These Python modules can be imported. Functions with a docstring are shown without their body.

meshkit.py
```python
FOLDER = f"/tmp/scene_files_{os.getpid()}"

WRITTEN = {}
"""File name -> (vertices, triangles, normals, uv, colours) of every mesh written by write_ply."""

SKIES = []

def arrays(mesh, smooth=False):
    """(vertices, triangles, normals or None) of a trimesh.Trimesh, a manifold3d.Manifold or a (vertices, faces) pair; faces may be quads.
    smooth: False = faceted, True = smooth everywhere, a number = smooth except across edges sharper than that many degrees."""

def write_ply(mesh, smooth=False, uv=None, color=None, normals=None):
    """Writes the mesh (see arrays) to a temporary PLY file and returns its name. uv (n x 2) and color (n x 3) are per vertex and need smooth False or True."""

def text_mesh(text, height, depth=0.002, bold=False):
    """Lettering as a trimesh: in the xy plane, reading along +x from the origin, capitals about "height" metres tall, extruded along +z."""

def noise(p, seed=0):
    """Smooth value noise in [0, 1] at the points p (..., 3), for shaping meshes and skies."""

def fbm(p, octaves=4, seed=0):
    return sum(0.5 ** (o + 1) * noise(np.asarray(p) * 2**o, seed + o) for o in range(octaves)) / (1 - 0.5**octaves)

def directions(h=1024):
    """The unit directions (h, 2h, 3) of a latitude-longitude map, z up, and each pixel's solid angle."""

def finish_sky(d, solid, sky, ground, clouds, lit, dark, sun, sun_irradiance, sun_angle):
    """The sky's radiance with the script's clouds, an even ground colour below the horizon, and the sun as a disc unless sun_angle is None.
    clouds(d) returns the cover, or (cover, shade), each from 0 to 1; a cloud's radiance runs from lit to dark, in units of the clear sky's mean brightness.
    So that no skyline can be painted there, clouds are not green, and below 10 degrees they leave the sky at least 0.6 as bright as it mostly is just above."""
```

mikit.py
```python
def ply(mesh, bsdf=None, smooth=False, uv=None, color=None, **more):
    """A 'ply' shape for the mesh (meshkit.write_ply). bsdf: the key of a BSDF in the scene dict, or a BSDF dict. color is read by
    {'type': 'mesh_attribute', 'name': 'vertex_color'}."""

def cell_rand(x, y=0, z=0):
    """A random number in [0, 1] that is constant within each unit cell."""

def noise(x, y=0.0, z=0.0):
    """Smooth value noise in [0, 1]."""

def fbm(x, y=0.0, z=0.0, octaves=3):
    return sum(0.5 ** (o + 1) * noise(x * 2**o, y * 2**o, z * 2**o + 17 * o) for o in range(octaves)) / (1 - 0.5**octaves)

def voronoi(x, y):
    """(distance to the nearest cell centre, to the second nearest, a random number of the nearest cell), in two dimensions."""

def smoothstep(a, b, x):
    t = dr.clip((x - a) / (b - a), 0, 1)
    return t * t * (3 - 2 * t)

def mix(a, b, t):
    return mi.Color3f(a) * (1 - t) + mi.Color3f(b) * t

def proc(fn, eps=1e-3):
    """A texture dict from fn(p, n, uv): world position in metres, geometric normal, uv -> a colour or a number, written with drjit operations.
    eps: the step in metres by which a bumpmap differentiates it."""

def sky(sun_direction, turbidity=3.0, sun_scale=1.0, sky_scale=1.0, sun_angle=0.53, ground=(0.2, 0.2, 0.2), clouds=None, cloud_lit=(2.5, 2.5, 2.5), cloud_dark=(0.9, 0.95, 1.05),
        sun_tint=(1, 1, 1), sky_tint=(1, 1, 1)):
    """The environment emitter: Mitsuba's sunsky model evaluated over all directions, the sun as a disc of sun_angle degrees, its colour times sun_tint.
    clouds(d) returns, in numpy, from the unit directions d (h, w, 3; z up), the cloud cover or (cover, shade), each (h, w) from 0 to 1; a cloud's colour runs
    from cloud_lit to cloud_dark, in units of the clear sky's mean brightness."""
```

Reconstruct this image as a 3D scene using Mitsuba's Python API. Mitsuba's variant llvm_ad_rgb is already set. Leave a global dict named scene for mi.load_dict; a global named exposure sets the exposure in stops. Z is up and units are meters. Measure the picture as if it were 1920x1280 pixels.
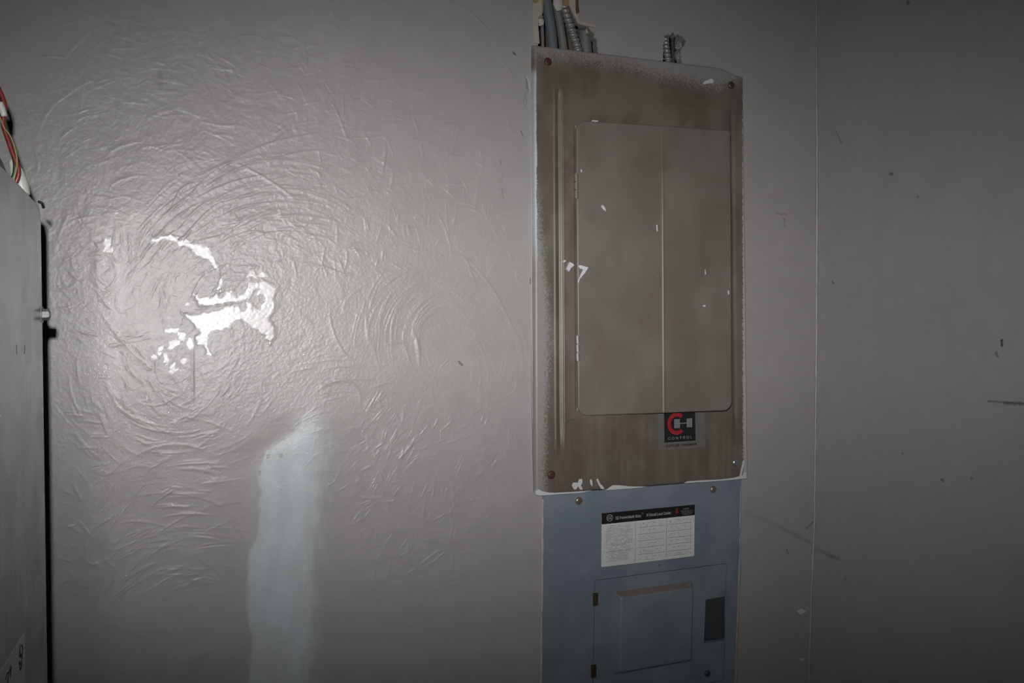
import math
import numpy as np
import trimesh
import shapely
import shapely.geometry as sg
import drjit as dr
import mitsuba as mi
import mikit
import meshkit

T = mi.ScalarTransform4f
scene, labels = {}, {}
rng = np.random.default_rng(7)

# ------------------------------------------------------------------ camera, flash, exposure
exposure = 6.0
F, D, CAM_Z = 1556.0, 1.2, 1.5                 # 18 mm lens on an APS-C frame; 1.2 m from the wall
CAM = np.array([0.0, -D, CAM_Z])
yaw, pitch, roll = math.radians(21.034), math.radians(-0.677), math.radians(0.4423)
AIM = np.array([math.sin(yaw) * math.cos(pitch), math.cos(yaw) * math.cos(pitch), math.sin(pitch)])
_r = np.array([math.cos(yaw), -math.sin(yaw), 0.0])
_d = np.cross(AIM, _r)
RIGHT = math.cos(roll) * _r + math.sin(roll) * _d
DOWN = -math.sin(roll) * _r + math.cos(roll) * _d
scene['camera'] = {'type': 'perspective', 'fov': math.degrees(2 * math.atan(960 / F)), 'fov_axis': 'x', 'near_clip': 0.02, 'far_clip': 50.0,
                   'to_world': T().look_at(origin=CAM.tolist(), target=(CAM + AIM).tolist(), up=(-DOWN).tolist())}

FAIM = AIM + 0.012 * DOWN
FAIM /= np.linalg.norm(FAIM)
FDOWN = DOWN - (DOWN @ FAIM) * FAIM
FDOWN /= np.linalg.norm(FDOWN)
# the pop-up flash of the camera: a tube window recessed in a small black housing (the only light in the room)
FLASH = CAM - 0.034 * RIGHT - 0.075 * DOWN
FLASH_POWER = 12500.0 / 64
FW, FH, FDEEP, FOPEN, FWIDE = 0.0288, 0.016, 0.032, 0.0203, 0.0416


def flash_quad(w, h, fwd, flip=False):
    c = FLASH + FAIM * fwd
    v = [c + RIGHT * w / 2 * a + FDOWN * h / 2 * b for a, b in ((-1, -1), (1, -1), (1, 1), (-1, 1))]
    f = [[0, 1, 2], [0, 2, 3]] if flip else [[0, 2, 1], [0, 3, 2]]
    return trimesh.Trimesh(v, f, process=False)


def oriented_box(size, centre):
    m = np.eye(4)
    m[:3, 0], m[:3, 1], m[:3, 2], m[:3, 3] = RIGHT, FAIM, -FDOWN, FLASH + RIGHT * centre[0] + FAIM * centre[1] - FDOWN * centre[2]
    return trimesh.creation.box(size, transform=m)


scene['black_plastic'] = {'type': 'twosided', 'b': {'type': 'diffuse', 'reflectance': {'type': 'rgb', 'value': [0.01, 0.01, 0.01]}}}
scene['camera_flash__tube_window'] = mikit.ply(flash_quad(FW, FH, 0.0, True), 'black_plastic', emitter={'type': 'area', 'radiance': {'type': 'rgb', 'value': [FLASH_POWER, FLASH_POWER * 0.985, FLASH_POWER * 0.975]}})
scene['camera_flash__housing'] = mikit.ply(trimesh.util.concatenate([
    oriented_box((FWIDE + 0.006, FDEEP + 0.004, 0.003), (0, FDEEP / 2 - 0.002, FOPEN / 2 + 0.0015)),
    oriented_box((FWIDE + 0.006, FDEEP + 0.004, 0.003), (0, FDEEP / 2 - 0.002, -FOPEN / 2 - 0.0015)),
    oriented_box((0.003, FDEEP + 0.004, FOPEN + 0.006), (FWIDE / 2 + 0.0015, FDEEP / 2 - 0.002, 0)),
    oriented_box((0.003, FDEEP + 0.004, FOPEN + 0.006), (-FWIDE / 2 - 0.0015, FDEEP / 2 - 0.002, 0)),
    oriented_box((FWIDE + 0.006, 0.004, FOPEN + 0.006), (0, -0.004, 0))]), 'black_plastic')
labels['camera_flash'] = {'label': 'small black pop-up flash head held in front of the panels', 'category': 'flash'}


# ------------------------------------------------------------------ helpers
def ray(px, py):
    return (px - 960) / F * RIGHT + (py - 640) / F * DOWN + AIM


def at(px, py, y=0.0):
    """The point of the plane Y = y (the back wall is y = 0) that a spot of the photograph shows."""
    d = ray(px, py)
    return CAM + (y - CAM[1]) / d[1] * d


def atx(px, py, x):
    d = ray(px, py)
    return CAM + (x - CAM[0]) / d[0] * d


def xz(pts, y=0.0):
    return np.array([at(p[0], p[1], y)[[0, 2]] for p in pts])


def add(key, mesh, bsdf, smooth=False, label=None, **kw):
    scene[key] = mikit.ply(mesh, bsdf, smooth=smooth, **kw)
    if label:
        labels[key] = {'label': label}
    return key


def tag(key, label, cat=None, group=None, kind=None):
    d = {'label': label}
    if cat:
        d['category'] = cat
    if group:
        d['group'] = group
    if kind:
        d['kind'] = kind
    labels[key] = d


_count = {}


def num(key):
    n = _count.get(key, 0)
    _count[key] = n + 1
    return key if n == 0 else f'{key}_{n:03d}'


def loft(rings, cap_front=True, cap_back=False):
    """Closed rings (k x n x 3) joined into one surface; the last ring is capped."""
    rings = np.array(rings)
    k, n = rings.shape[:2]
    v = rings.reshape(-1, 3)
    i, j = np.meshgrid(np.arange(k - 1), np.arange(n), indexing='ij')
    a, b = i * n + j, i * n + (j + 1) % n
    f = [np.stack([a, b, b + n], -1).reshape(-1, 3), np.stack([a, b + n, a + n], -1).reshape(-1, 3)]
    for on, r, rev in ((cap_front, k - 1, False), (cap_back, 0, True)):
        if on:
            poly = sg.Polygon(rings[r][:, [0, 2]])
            if not poly.is_valid:
                c = len(v)
                v = np.vstack([v, rings[r].mean(0)])
                t = np.stack([np.full(n, c), r * n + np.arange(n), r * n + (np.arange(n) + 1) % n], -1)
            else:
                tv, tf = trimesh.creation.triangulate_polygon(poly, engine='earcut')
                idx = np.array([np.argmin(((rings[r][:, [0, 2]] - p) ** 2).sum(1)) for p in tv])
                v = np.vstack([v, rings[r]])
                t = len(v) - n + idx[tf]
            f.append(t[:, ::-1] if rev else t)
    m = trimesh.Trimesh(v, np.vstack(f), process=False)
    m.fix_normals()
    return m


def outline(poly2, round_=0.0, n=120):
    p = sg.Polygon(poly2)
    if round_:
        p = p.buffer(-round_).buffer(round_, quad_segs=6)
    ext = p.exterior
    pts = np.array([ext.interpolate(t, normalized=True).coords[0] for t in np.arange(n) / n])
    if not sg.polygon.LinearRing(pts).is_ccw:
        pts = pts[::-1]
    return pts


def inset(pts, b):
    t = np.roll(pts, -1, 0) - np.roll(pts, 1, 0)
    t /= np.linalg.norm(t, axis=1, keepdims=True) + 1e-12
    return pts + b * np.stack([-t[:, 1], t[:, 0]], 1)


def plate(pts2, y_back, y_front, bevel=0.0, round_=0.0, n=120, slope=None):
    """A plate in the wall's plane: outline pts2 (x, z), from y_back out to y_front (more negative), its front edge bevelled."""
    o = outline(pts2, round_, n)
    w = lambda q, y: np.column_stack([q[:, 0], np.full(len(q), y), q[:, 1]])
    if slope:
        mid, ext = (o.min(0) + o.max(0)) / 2, (o.max(0) - o.min(0)) / 2
        ins = lambda b: mid + (o - mid) * (1 - b / ext)
        rings = [w(o, y_back), w(ins(slope * 0.8), y_front + bevel), w(ins(slope), y_front + bevel * 0.25), w(ins(slope + bevel), y_front)]
    elif bevel:
        rings = [w(o, y_back), w(o, y_front + bevel), w(inset(o, bevel * 0.3), y_front + bevel * 0.3), w(inset(o, bevel), y_front)]
    else:
        rings = [w(o, y_back), w(o, y_front)]
    return loft(rings, cap_back=True)


def prism(pts2, y_back, y_front):
    p = sg.Polygon(pts2).buffer(0)
    out = []
    for g in getattr(p, 'geoms', [p]):
        m = trimesh.creation.extrude_polygon(g, abs(y_front - y_back), engine='earcut')
        v = m.vertices
        out.append(trimesh.Trimesh(np.column_stack([v[:, 0], y_back - v[:, 2], v[:, 1]]), m.faces, process=False))
    m = trimesh.util.concatenate(out)
    m.fix_normals()
    return m


def tube(path, radius, sides=14, rib=0.0, pitch=0.006, step=0.004, cap=True):
    """A round cable along a path of points; rib > 0 makes the wound armour of a flexible conduit."""
    path = np.array(path, float)
    s = np.r_[0, np.cumsum(np.linalg.norm(np.diff(path, axis=0), axis=1))]
    m = max(4, int(s[-1] / step))
    from scipy.interpolate import CubicSpline, interp1d
    f = CubicSpline(s, path) if len(path) > 2 else interp1d(s, path, axis=0)
    t = np.linspace(0, s[-1], m)
    p = f(t)
    d = np.gradient(p, axis=0)
    d /= np.linalg.norm(d, axis=1, keepdims=True)
    ref = np.array([0.0, 1.0, 0.0])
    a = np.cross(d, ref)
    a /= np.linalg.norm(a, axis=1, keepdims=True)
    b = np.cross(d, a)
    ang = np.arange(sides) * 2 * np.pi / sides
    rr = np.full((m, sides), radius) if np.isscalar(radius) else np.interp(t / s[-1], np.linspace(0, 1, len(radius)), radius)[:, None] * np.ones((1, sides))
    if rib:
        ph = t[:, None] / pitch + ang[None] / (2 * np.pi)
        rr = rr + rib * (np.abs(np.sin(np.pi * ph)) - 0.6)
    rings = p[:, None] + rr[..., None] * (np.cos(ang)[None, :, None] * a[:, None] + np.sin(ang)[None, :, None] * b[:, None])
    v = rings.reshape(-1, 3)
    i, j = np.meshgrid(np.arange(m - 1), np.arange(sides), indexing='ij')
    q, q2 = i * sides + j, i * sides + (j + 1) % sides
    fcs = [np.stack([q, q2, q2 + sides], -1).reshape(-1, 3), np.stack([q, q2 + sides, q + sides], -1).reshape(-1, 3)]
    if cap:
        for r in (0, m - 1):
            c = len(v)
            v = np.vstack([v, p[r]])
            k = np.arange(sides)
            fcs.append(np.stack([np.full(sides, c), r * sides + k, r * sides + (k + 1) % sides], -1))
    out = trimesh.Trimesh(v, np.vstack(fcs), process=False)
    out.fix_normals()
    return out


def dome_screw(c, r, h, slot=True, tilt=0.5):
    """A round screw head lying on the plane at c, facing the room (-y), with a driver slot cut into it."""
    prof = [(r, 0), (r, h * 0.35), (r * 0.9, h * 0.65), (r * 0.6, h * 0.92), (0.0, h)]
    n = 28
    ang = np.arange(n) * 2 * np.pi / n
    rings = [np.column_stack([c[0] + q * np.cos(ang), np.full(n, c[1] - y), c[2] + q * np.sin(ang)]) for q, y in prof[:-1]]
    m = loft(rings)
    if slot:
        import manifold3d as m3
        man = m3.Manifold(m3.Mesh(np.array(loft(rings, cap_back=True).vertices, np.float32), np.array(loft(rings, cap_back=True).faces, np.uint32)))
        if man.volume() != 0:
            cut = m3.Manifold.cube([r * 1.5, h * 0.8, r * 0.26], True)
            cut2 = m3.Manifold.cube([r * 0.26, h * 0.8, r * 1.5], True)
            cut = (cut + cut2).rotate([0, math.degrees(tilt), 0]).translate([c[0], c[1] - h, c[2]])
            res = man - cut
            if res.num_tri() > 0:
                return res
    return m


class Frame:
    """Local axes of a flat label: (u, v) in metres from its lower left corner; out = towards the room."""

    def __init__(self, tl, tr, bl, y):
        self.o, a, b = at(*bl, y), at(*tl, y), at(*tr, y)
        self.w, self.h = np.linalg.norm(b - a), np.linalg.norm(a - self.o)
        self.ex, self.ey = (b - a) / self.w, (a - self.o) / self.h

    def put(self, mesh):
        v = np.asarray(mesh.vertices)
        return trimesh.Trimesh(self.o + v[:, :1] * self.ex + v[:, 1:2] * self.ey - v[:, 2:3] * np.array([0, 1.0, 0]), np.array(mesh.faces), process=False)

    def box(self, u0, v0, u1, v1, d0, d1):
        m = trimesh.creation.box((u1 - u0, v1 - v0, d1 - d0))
        m.apply_translation(((u0 + u1) / 2, (v0 + v1) / 2, (d0 + d1) / 2))
        return self.put(m)

    def poly(self, pts, d0, d1):
        m = trimesh.creation.extrude_polygon(sg.Polygon(pts).buffer(0), d1 - d0, engine='earcut')
        m.apply_translation((0, 0, d0))
        return self.put(m)

    def text(self, s, u0, v0, width, height, d0, bold=False, spread=0.0):
        if spread:
            ms, x = [], 0.0
            for ch in s:
                if ch != ' ':
                    g = meshkit.text_mesh(ch, 1.0, 0.1, bold)
                    g.apply_translation((x - g.bounds[0][0], 0, 0))
                    x = g.bounds[1][0] + spread
                    ms.append(g)
            m = trimesh.util.concatenate(ms)
        else:
            m = meshkit.text_mesh(s, 1.0, 0.1, bold)
        lo, hi = m.bounds
        v = m.vertices - [lo[0], lo[1] if not spread else 0, 0]
        m = trimesh.Trimesh(v * [width / (hi[0] - lo[0]), height, 0.002], m.faces, process=False)
        m.apply_translation((u0, v0, d0))
        return self.put(m)


# ------------------------------------------------------------------ materials
def lin(r, g, b):
    return [((c / 255 + 0.055) / 1.055) ** 2.4 if c > 10 else c / 255 / 12.92 for c in (r, g, b)]


def rgb(v):
    return {'type': 'rgb', 'value': list(v)}


def principled(key, color, rough, metallic=0.0, spec=0.5, two=True, bump=None, bump_scale=1.0, **kw):
    b = {'type': 'principled', 'base_color': color if isinstance(color, dict) else rgb([q * (0.75 if metallic < 0.9 else 1.0) for q in color]), 'roughness': rough, 'metallic': metallic, 'specular': spec, **kw}
    if bump:
        b = {'type': 'bumpmap', 'scale': bump_scale, 'tex': bump, 'b': b}
    scene[key] = {'type': 'twosided', 'b': b} if two else b


K = 0.75                                              # all paints are this much darker than first guessed; the flash makes up for it


def col(r, g, b):
    return mi.Color3f(r * K, g * K, b * K)


ss, nz, fb, mix = mikit.smoothstep, mikit.noise, mikit.fbm, mikit.mix
WALL_PAINT = np.array([0.270, 0.262, 0.258])


def w2(px, py):
    p = at(px, py)
    return float(p[0]), float(p[2])


def seg_mask(x, z, a, b, width, wob=0.0):
    """1 on the mark from a to b (wall coordinates), ragged."""
    ax, az = a
    bx, bz = b
    L2 = (bx - ax) ** 2 + (bz - az) ** 2
    t = dr.clip(((x - ax) * (bx - ax) + (z - az) * (bz - az)) / L2, 0, 1)
    d = dr.sqrt(dr.square(x - ax - t * (bx - ax)) + dr.square(z - az - t * (bz - az)))
    return 1 - ss(width * 0.5, width, d + wob * (nz(x * 900, z * 900) - 0.5))


SCUFFS = [((988, 148), (990, 168), 0.0014, 0.5), ((986, 172), (987, 196), 0.0012, 0.4), ((994, 522), (994, 530), 0.0014, 0.6), ((1400, 960), (1500, 1003), 0.005, 0.10), ((1460, 988), (1520, 1018), 0.0035, 0.16), ((1512, 990), (1525, 978), 0.002, 0.5),
          ((938, 300), (939, 308), 0.0012, 0.4), ((940, 320), (941, 345), 0.0008, 0.2), ((940, 352), (944, 372), 0.001, 0.35), ((963, 97), (965, 102), 0.002, 0.7), ((976, 245), (980, 255), 0.0012, 0.5),
          ((1475, 1030), (1477, 1037), 0.002, 0.6), ((860, 678), (866, 684), 0.002, 0.6), ((1457, 400), (1474, 402), 0.003, 0.25), ((1470, 408), (1472, 425), 0.002, 0.35),
          ((1384, 1180), (1382, 1196), 0.0022, 0.7), ((1385, 1083), (1386, 1088), 0.002, 0.6), ((300, 135), (302, 165), 0.004, 0.18), ((1384, 1148), (1385, 1152), 0.002, 0.6)]
SCUFFS = [(w2(*a), w2(*b), w, k) for a, b, w, k in SCUFFS]
# a pale bluish strip mixed into the wall colour: its left and right outline (wall x at wall z)
STRIP = [(w2(*a), w2(*b)) for a, b in (((572, 775), (584, 775)), ((545, 815), (592, 810)), ((497, 846), (594, 840)), ((485, 880), (592, 870)), ((484, 930), (590, 930)), ((480, 1000), (586, 1000)),
                                      ((463, 1050), (580, 1050)), ((461, 1120), (574, 1120)), ((469, 1200), (576, 1200)), ((465, 1280), (572, 1280)), ((466, 1400), (570, 1400)))]


def piecewise(z, zs, vs):
    """Linear interpolation, zs falling."""
    out = mi.Float(vs[0])
    for k in range(len(zs) - 1):
        t = dr.clip((zs[k] - z) / (zs[k] - zs[k + 1]), 0, 1)
        out = out + t * (vs[k + 1] - vs[k])
    return out


def wall_color(p, n, uv):
    x, z = p.x, p.z
    g = fb(x * 40, z * 40, 3.0)
    c = mi.Color3f(*WALL_PAINT.tolist()) * (0.95 + 0.10 * g)
    zs = [a[1] for a, b in STRIP]
    left = piecewise(z, zs, [a[0] for a, b in STRIP])
    right = piecewise(z, zs, [b[0] for a, b in STRIP])
    rag = (fb(x * 160, z * 50, 9.0) - 0.5)
    brush = (nz(x * 900, z * 60, 4.0) - 0.5)
    m = ss(-0.002, 0.006, x - left + rag * 0.008 + brush * 0.0015) * (1 - ss(-0.016, 0.026, x - right + rag * 0.020 + brush * 0.006))
    m = m * ss(-0.004, 0.040, zs[0] - z + rag * 0.03)
    m = m * (0.66 + 0.22 * ss(0.3, 0.7, fb(x * 60, z * 18, 21.0)))
    c = mix(c, col(0.505, 0.560, 0.590), m)
    for a, b, w, k in SCUFFS:
        c = mix(c, col(0.06, 0.05, 0.045), seg_mask(x, z, a, b, w, w * 1.2) * k)
    # brown chips where the paint broke along the left rim of the panel
    return c


def wall_peel(p, n, uv):
    return nz(p.x * 420, p.z * 420) * 0.6 + nz(p.x * 900, p.z * 900, 5.0) * 0.4


principled('wall_paint', mikit.proc(wall_color), 0.425, spec=0.46, two=True, bump=mikit.proc(wall_peel, eps=4e-4), bump_scale=0.00018)
principled('burnished_paint', mikit.proc(wall_color), 0.385, spec=0.85)      # where the trowel pressed the filler smooth

RIGHT_MARKS = []


def rwall_color(p, n, uv):
    y, z = p.y, p.z
    c = mi.Color3f(*(WALL_PAINT * np.array([0.98, 0.985, 1.0])).tolist()) * (0.95 + 0.10 * fb(y * 50, z * 50, 8.0))
    for a, b, w, k in RIGHT_MARKS:
        c = mix(c, col(0.05, 0.045, 0.045), seg_mask(y, z, a, b, w, w) * k)
    return c


def rwall_peel(p, n, uv):
    return nz(p.y * 330, p.z * 330) * 0.6 + nz(p.y * 700, p.z * 700, 5.0) * 0.4


X_RIGHT = at(1531, 420)[0]
for a, b, w, k in (((1855, 752), (1930, 757), 0.0016, 0.5), ((1885, 755), (1935, 757), 0.0032, 0.5), ((1880, 637), (1880, 647), 0.0022, 0.9), ((1668, 325), (1672, 326), 0.003, 0.6),
                   ((1561, 529), (1563, 531), 0.003, 0.6), ((1870, 663), (1872, 667), 0.003, 0.5), ((1825, 895), (1826, 897), 0.003, 0.5), ((1770, 898), (1772, 901), 0.003, 0.6),
                   ((1530, 1026), (1582, 1046), 0.005, 0.22), ((1560, 1040), (1580, 1046), 0.003, 0.25), ((1695, 848), (1696, 850), 0.002, 0.6), ((1720, 368), (1721, 369), 0.002, 0.5), ((1566, 245), (1576, 268), 0.0015, 0.35),
                   ((1700, 3), (1702, 5), 0.003, 0.6), ((1595, 1080), (1595, 1084), 0.002, 0.5)):
    pa, pb = atx(*a, X_RIGHT), atx(*b, X_RIGHT)
    RIGHT_MARKS.append(((pa[1], pa[2]), (pb[1], pb[2]), w, k))
principled('right_wall_paint', mikit.proc(rwall_color), 0.42, spec=0.4, bump=mikit.proc(rwall_peel, eps=5e-4), bump_scale=0.00035)
principled('bare_paper', [0.46, 0.43, 0.37], 0.8, spec=0.2)
principled('tan_paper', [0.33, 0.26, 0.15], 0.8, spec=0.2)
principled('brown_edge', [0.13, 0.075, 0.03], 0.8, spec=0.2)
principled('gypsum', [0.55, 0.54, 0.52], 0.9, spec=0.1)
principled('broken_plaster', [0.22, 0.21, 0.20], 0.9, spec=0.1)
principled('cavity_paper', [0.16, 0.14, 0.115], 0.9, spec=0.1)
principled('bare_caulk', [0.42, 0.40, 0.39], 0.45)
principled('white_paint', [0.60, 0.62, 0.64], 0.5)
principled('white_plastic', [0.50, 0.53, 0.49], 0.4)
principled('cable_blue_grey', [0.13, 0.155, 0.172], 0.42)
principled('cable_grey', [0.17, 0.17, 0.165], 0.5)
principled('cable_dark', [0.045, 0.05, 0.055], 0.45)
principled('conduit_metal', [0.27, 0.265, 0.26], 0.45, metallic=0.35)
principled('rust_screw', [0.075, 0.03, 0.022], 0.6, metallic=0.2)
principled('dark_screw', [0.08, 0.085, 0.09], 0.45, metallic=0.5)
principled('steel_screw', [0.42, 0.44, 0.46], 0.33, metallic=0.8)
principled('zinc_screw', [0.13, 0.13, 0.125], 0.55, metallic=0.4)
principled('brass_screw', [0.24, 0.22, 0.16], 0.38, metallic=0.6)
principled('brass_hinge', [0.06, 0.052, 0.025], 0.5, metallic=0.3)
principled('black_print', [0.012, 0.012, 0.014], 0.45)
principled('red_print', [0.32, 0.018, 0.022], 0.45)
principled('grey_print', [0.19, 0.19, 0.195], 0.5)
principled('white_print', [0.36, 0.36, 0.36], 0.5)
principled('ink_print', [0.10, 0.11, 0.115], 0.6)
principled('faint_print', [0.36, 0.37, 0.37], 0.6)
principled('rule_print', [0.28, 0.29, 0.29], 0.6)
principled('sticker_paper', [0.66, 0.675, 0.67], 0.5)
principled('wire_red', [0.17, 0.028, 0.024], 0.35)
principled('wire_green', [0.02, 0.055, 0.035], 0.35)
principled('wire_yellow', [0.30, 0.25, 0.10], 0.35)
principled('black_rubber', [0.015, 0.015, 0.017], 0.5)
principled('concrete', [0.13, 0.125, 0.12], 0.85, spec=0.2)

# ------------------------------------------------------------------ back wall: a troweled plaster relief
X0, X1, Z0, Z1, STEP = -0.27, X_RIGHT + 0.004, 0.80, 2.12, 0.001
gx = np.arange(X0, X1, STEP)
gz = np.arange(Z0, Z1, STEP)
H = np.zeros((len(gz), len(gx)))
GX, GZ = np.meshgrid(gx, gz)


def stroke(pts, height, w_sharp, w_soft, side=1):
    """One trowel mark along pts (n x 2 wall points): a ridge steep on one side and drawn out on the other, dying away at its ends."""
    pts = np.asarray(pts)
    m = 4 * max(w_sharp, w_soft)
    lo, hi = pts.min(0) - m, pts.max(0) + m
    i0, i1 = np.searchsorted(gx, [lo[0], hi[0]])
    j0, j1 = np.searchsorted(gz, [lo[1], hi[1]])
    if i1 - i0 < 2 or j1 - j0 < 2:
        return
    x, z = GX[j0:j1, i0:i1], GZ[j0:j1, i0:i1]
    best, sgn, par = np.full(x.shape, 1e9), np.zeros(x.shape), np.zeros(x.shape)
    n = len(pts) - 1
    for k in range(n):
        a, b = pts[k], pts[k + 1]
        e = b - a
        l2 = e @ e + 1e-15
        t = np.clip(((x - a[0]) * e[0] + (z - a[1]) * e[1]) / l2, 0, 1)
        dx, dz = x - a[0] - t * e[0], z - a[1] - t * e[1]
        d = dx * dx + dz * dz
        on = d < best
        best = np.where(on, d, best)
        sgn = np.where(on, np.sign(e[0] * dz - e[1] * dx), sgn)
        par = np.where(on, (k + t) / n, par)
    d = np.sqrt(best)
    w = np.where(sgn * side > 0, w_sharp, w_soft)
    fade = np.clip(4 * par * (1 - par), 0, 1) ** 0.7
    H[j0:j1, i0:i1] += height * fade * np.exp(-(d / w) ** 2)


def arc_field(n, centre, r0, r1, a0, a1, span, box, amp=0.00022, jitter=0.02, wide=1.0, seed=0, side=None):
    """n concentric trowel marks about a centre given by its place in the photograph; angles in degrees, anticlockwise seen from the room; box limits where they start."""
    g = np.random.default_rng(seed)
    c = np.array(w2(*centre))
    bx0, bz1 = w2(box[0], box[1])
    bx1, bz0 = w2(box[2], box[3])
    made, tries = 0, 0
    while made < n and tries < n * 30:
        tries += 1
        r, a = g.uniform(r0, r1), g.uniform(a0, a1)
        cc = c + g.normal(0, jitter, 2)
        mid = cc + r * np.array([math.cos(math.radians(a)), math.sin(math.radians(a))])
        if not (bx0 < mid[0] < bx1 and bz0 < mid[1] < bz1):
            continue
        ln = span * g.uniform(0.35, 1.25)
        th = np.radians(a) + np.linspace(-0.5, 0.5, 7) * ln / r
        rr = r * (1 + g.normal(0, 0.05) * np.linspace(-0.5, 0.5, 7))
        pts = cc + rr[:, None] * np.stack([np.cos(th), np.sin(th)], 1)
        s = side if side else (1 if g.random() < 0.6 else -1)
        a_ = amp * g.uniform(0.25, 1.0) ** 1.5 * 1.9
        for b in range(g.integers(1, 4)):                      # the trowel's edge leaves two or three lines side by side
            off = (b * g.uniform(0.0022, 0.0042)) * np.stack([np.cos(th), np.sin(th)], 1)
            q0, q1 = sorted(g.uniform(0, 1, 2)) if b else (0.0, 1.0)
            if q1 - q0 > 0.25:
                k0, k1 = int(q0 * 6), int(np.ceil(q1 * 6)) + 1
                stroke((pts + off)[k0:k1], a_ * (0.8 if b else 1.0), 0.0009 * wide * g.uniform(0.8, 1.3), 0.0026 * wide * g.uniform(0.6, 1.6), s)
        made += 1


def P3(x, z, y=0.0):
    return np.stack([x, z, np.full_like(x, y)], -1)


# broad unevenness, warped lumps, fine grain
H += (meshkit.fbm(P3(GX * 9, GZ * 9), 2, 3) - 0.5) * 0.0022
left_mask = np.clip(1 - (GX - 0.40) / 0.16, 0.10, 1)
warp = (meshkit.fbm(P3(GX * 14, GZ * 14), 2, 31) - 0.5) * 0.09
warp2 = (meshkit.fbm(P3(GX * 14, GZ * 14), 2, 47) - 0.5) * 0.09
# plastery lumps gather in clumps: where the filler was spread thick
clump = meshkit.fbm(P3(GX * 6, GZ * 6), 2, 77)
cx, cz = w2(470, 520)
core = np.exp(-(((GX - cx) / 0.30) ** 2 + ((GZ - cz) / 0.26) ** 2))
rough_mask = left_mask * np.clip((clump - 0.36) * 3.2 + 0.9 * core, 0.12, 1.3)
lump = meshkit.fbm(P3((GX + warp) * 55, (GZ + warp2) * 55), 3, 5)
H += (np.abs(lump - 0.5) * -0.0022 + 0.0003) * rough_mask * 0.40
H += (meshkit.fbm(P3((GX + warp2) * 150, (GZ + warp) * 150), 2, 8) - 0.5) * 0.00022 * (0.35 + 0.65 * rough_mask)
H += (meshkit.noise(P3(GX * 430, GZ * 430), 13) - 0.5) * 0.00020 * (0.22 + 1.1 * left_mask * np.clip(0.2 + core, 0, 1))

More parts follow.
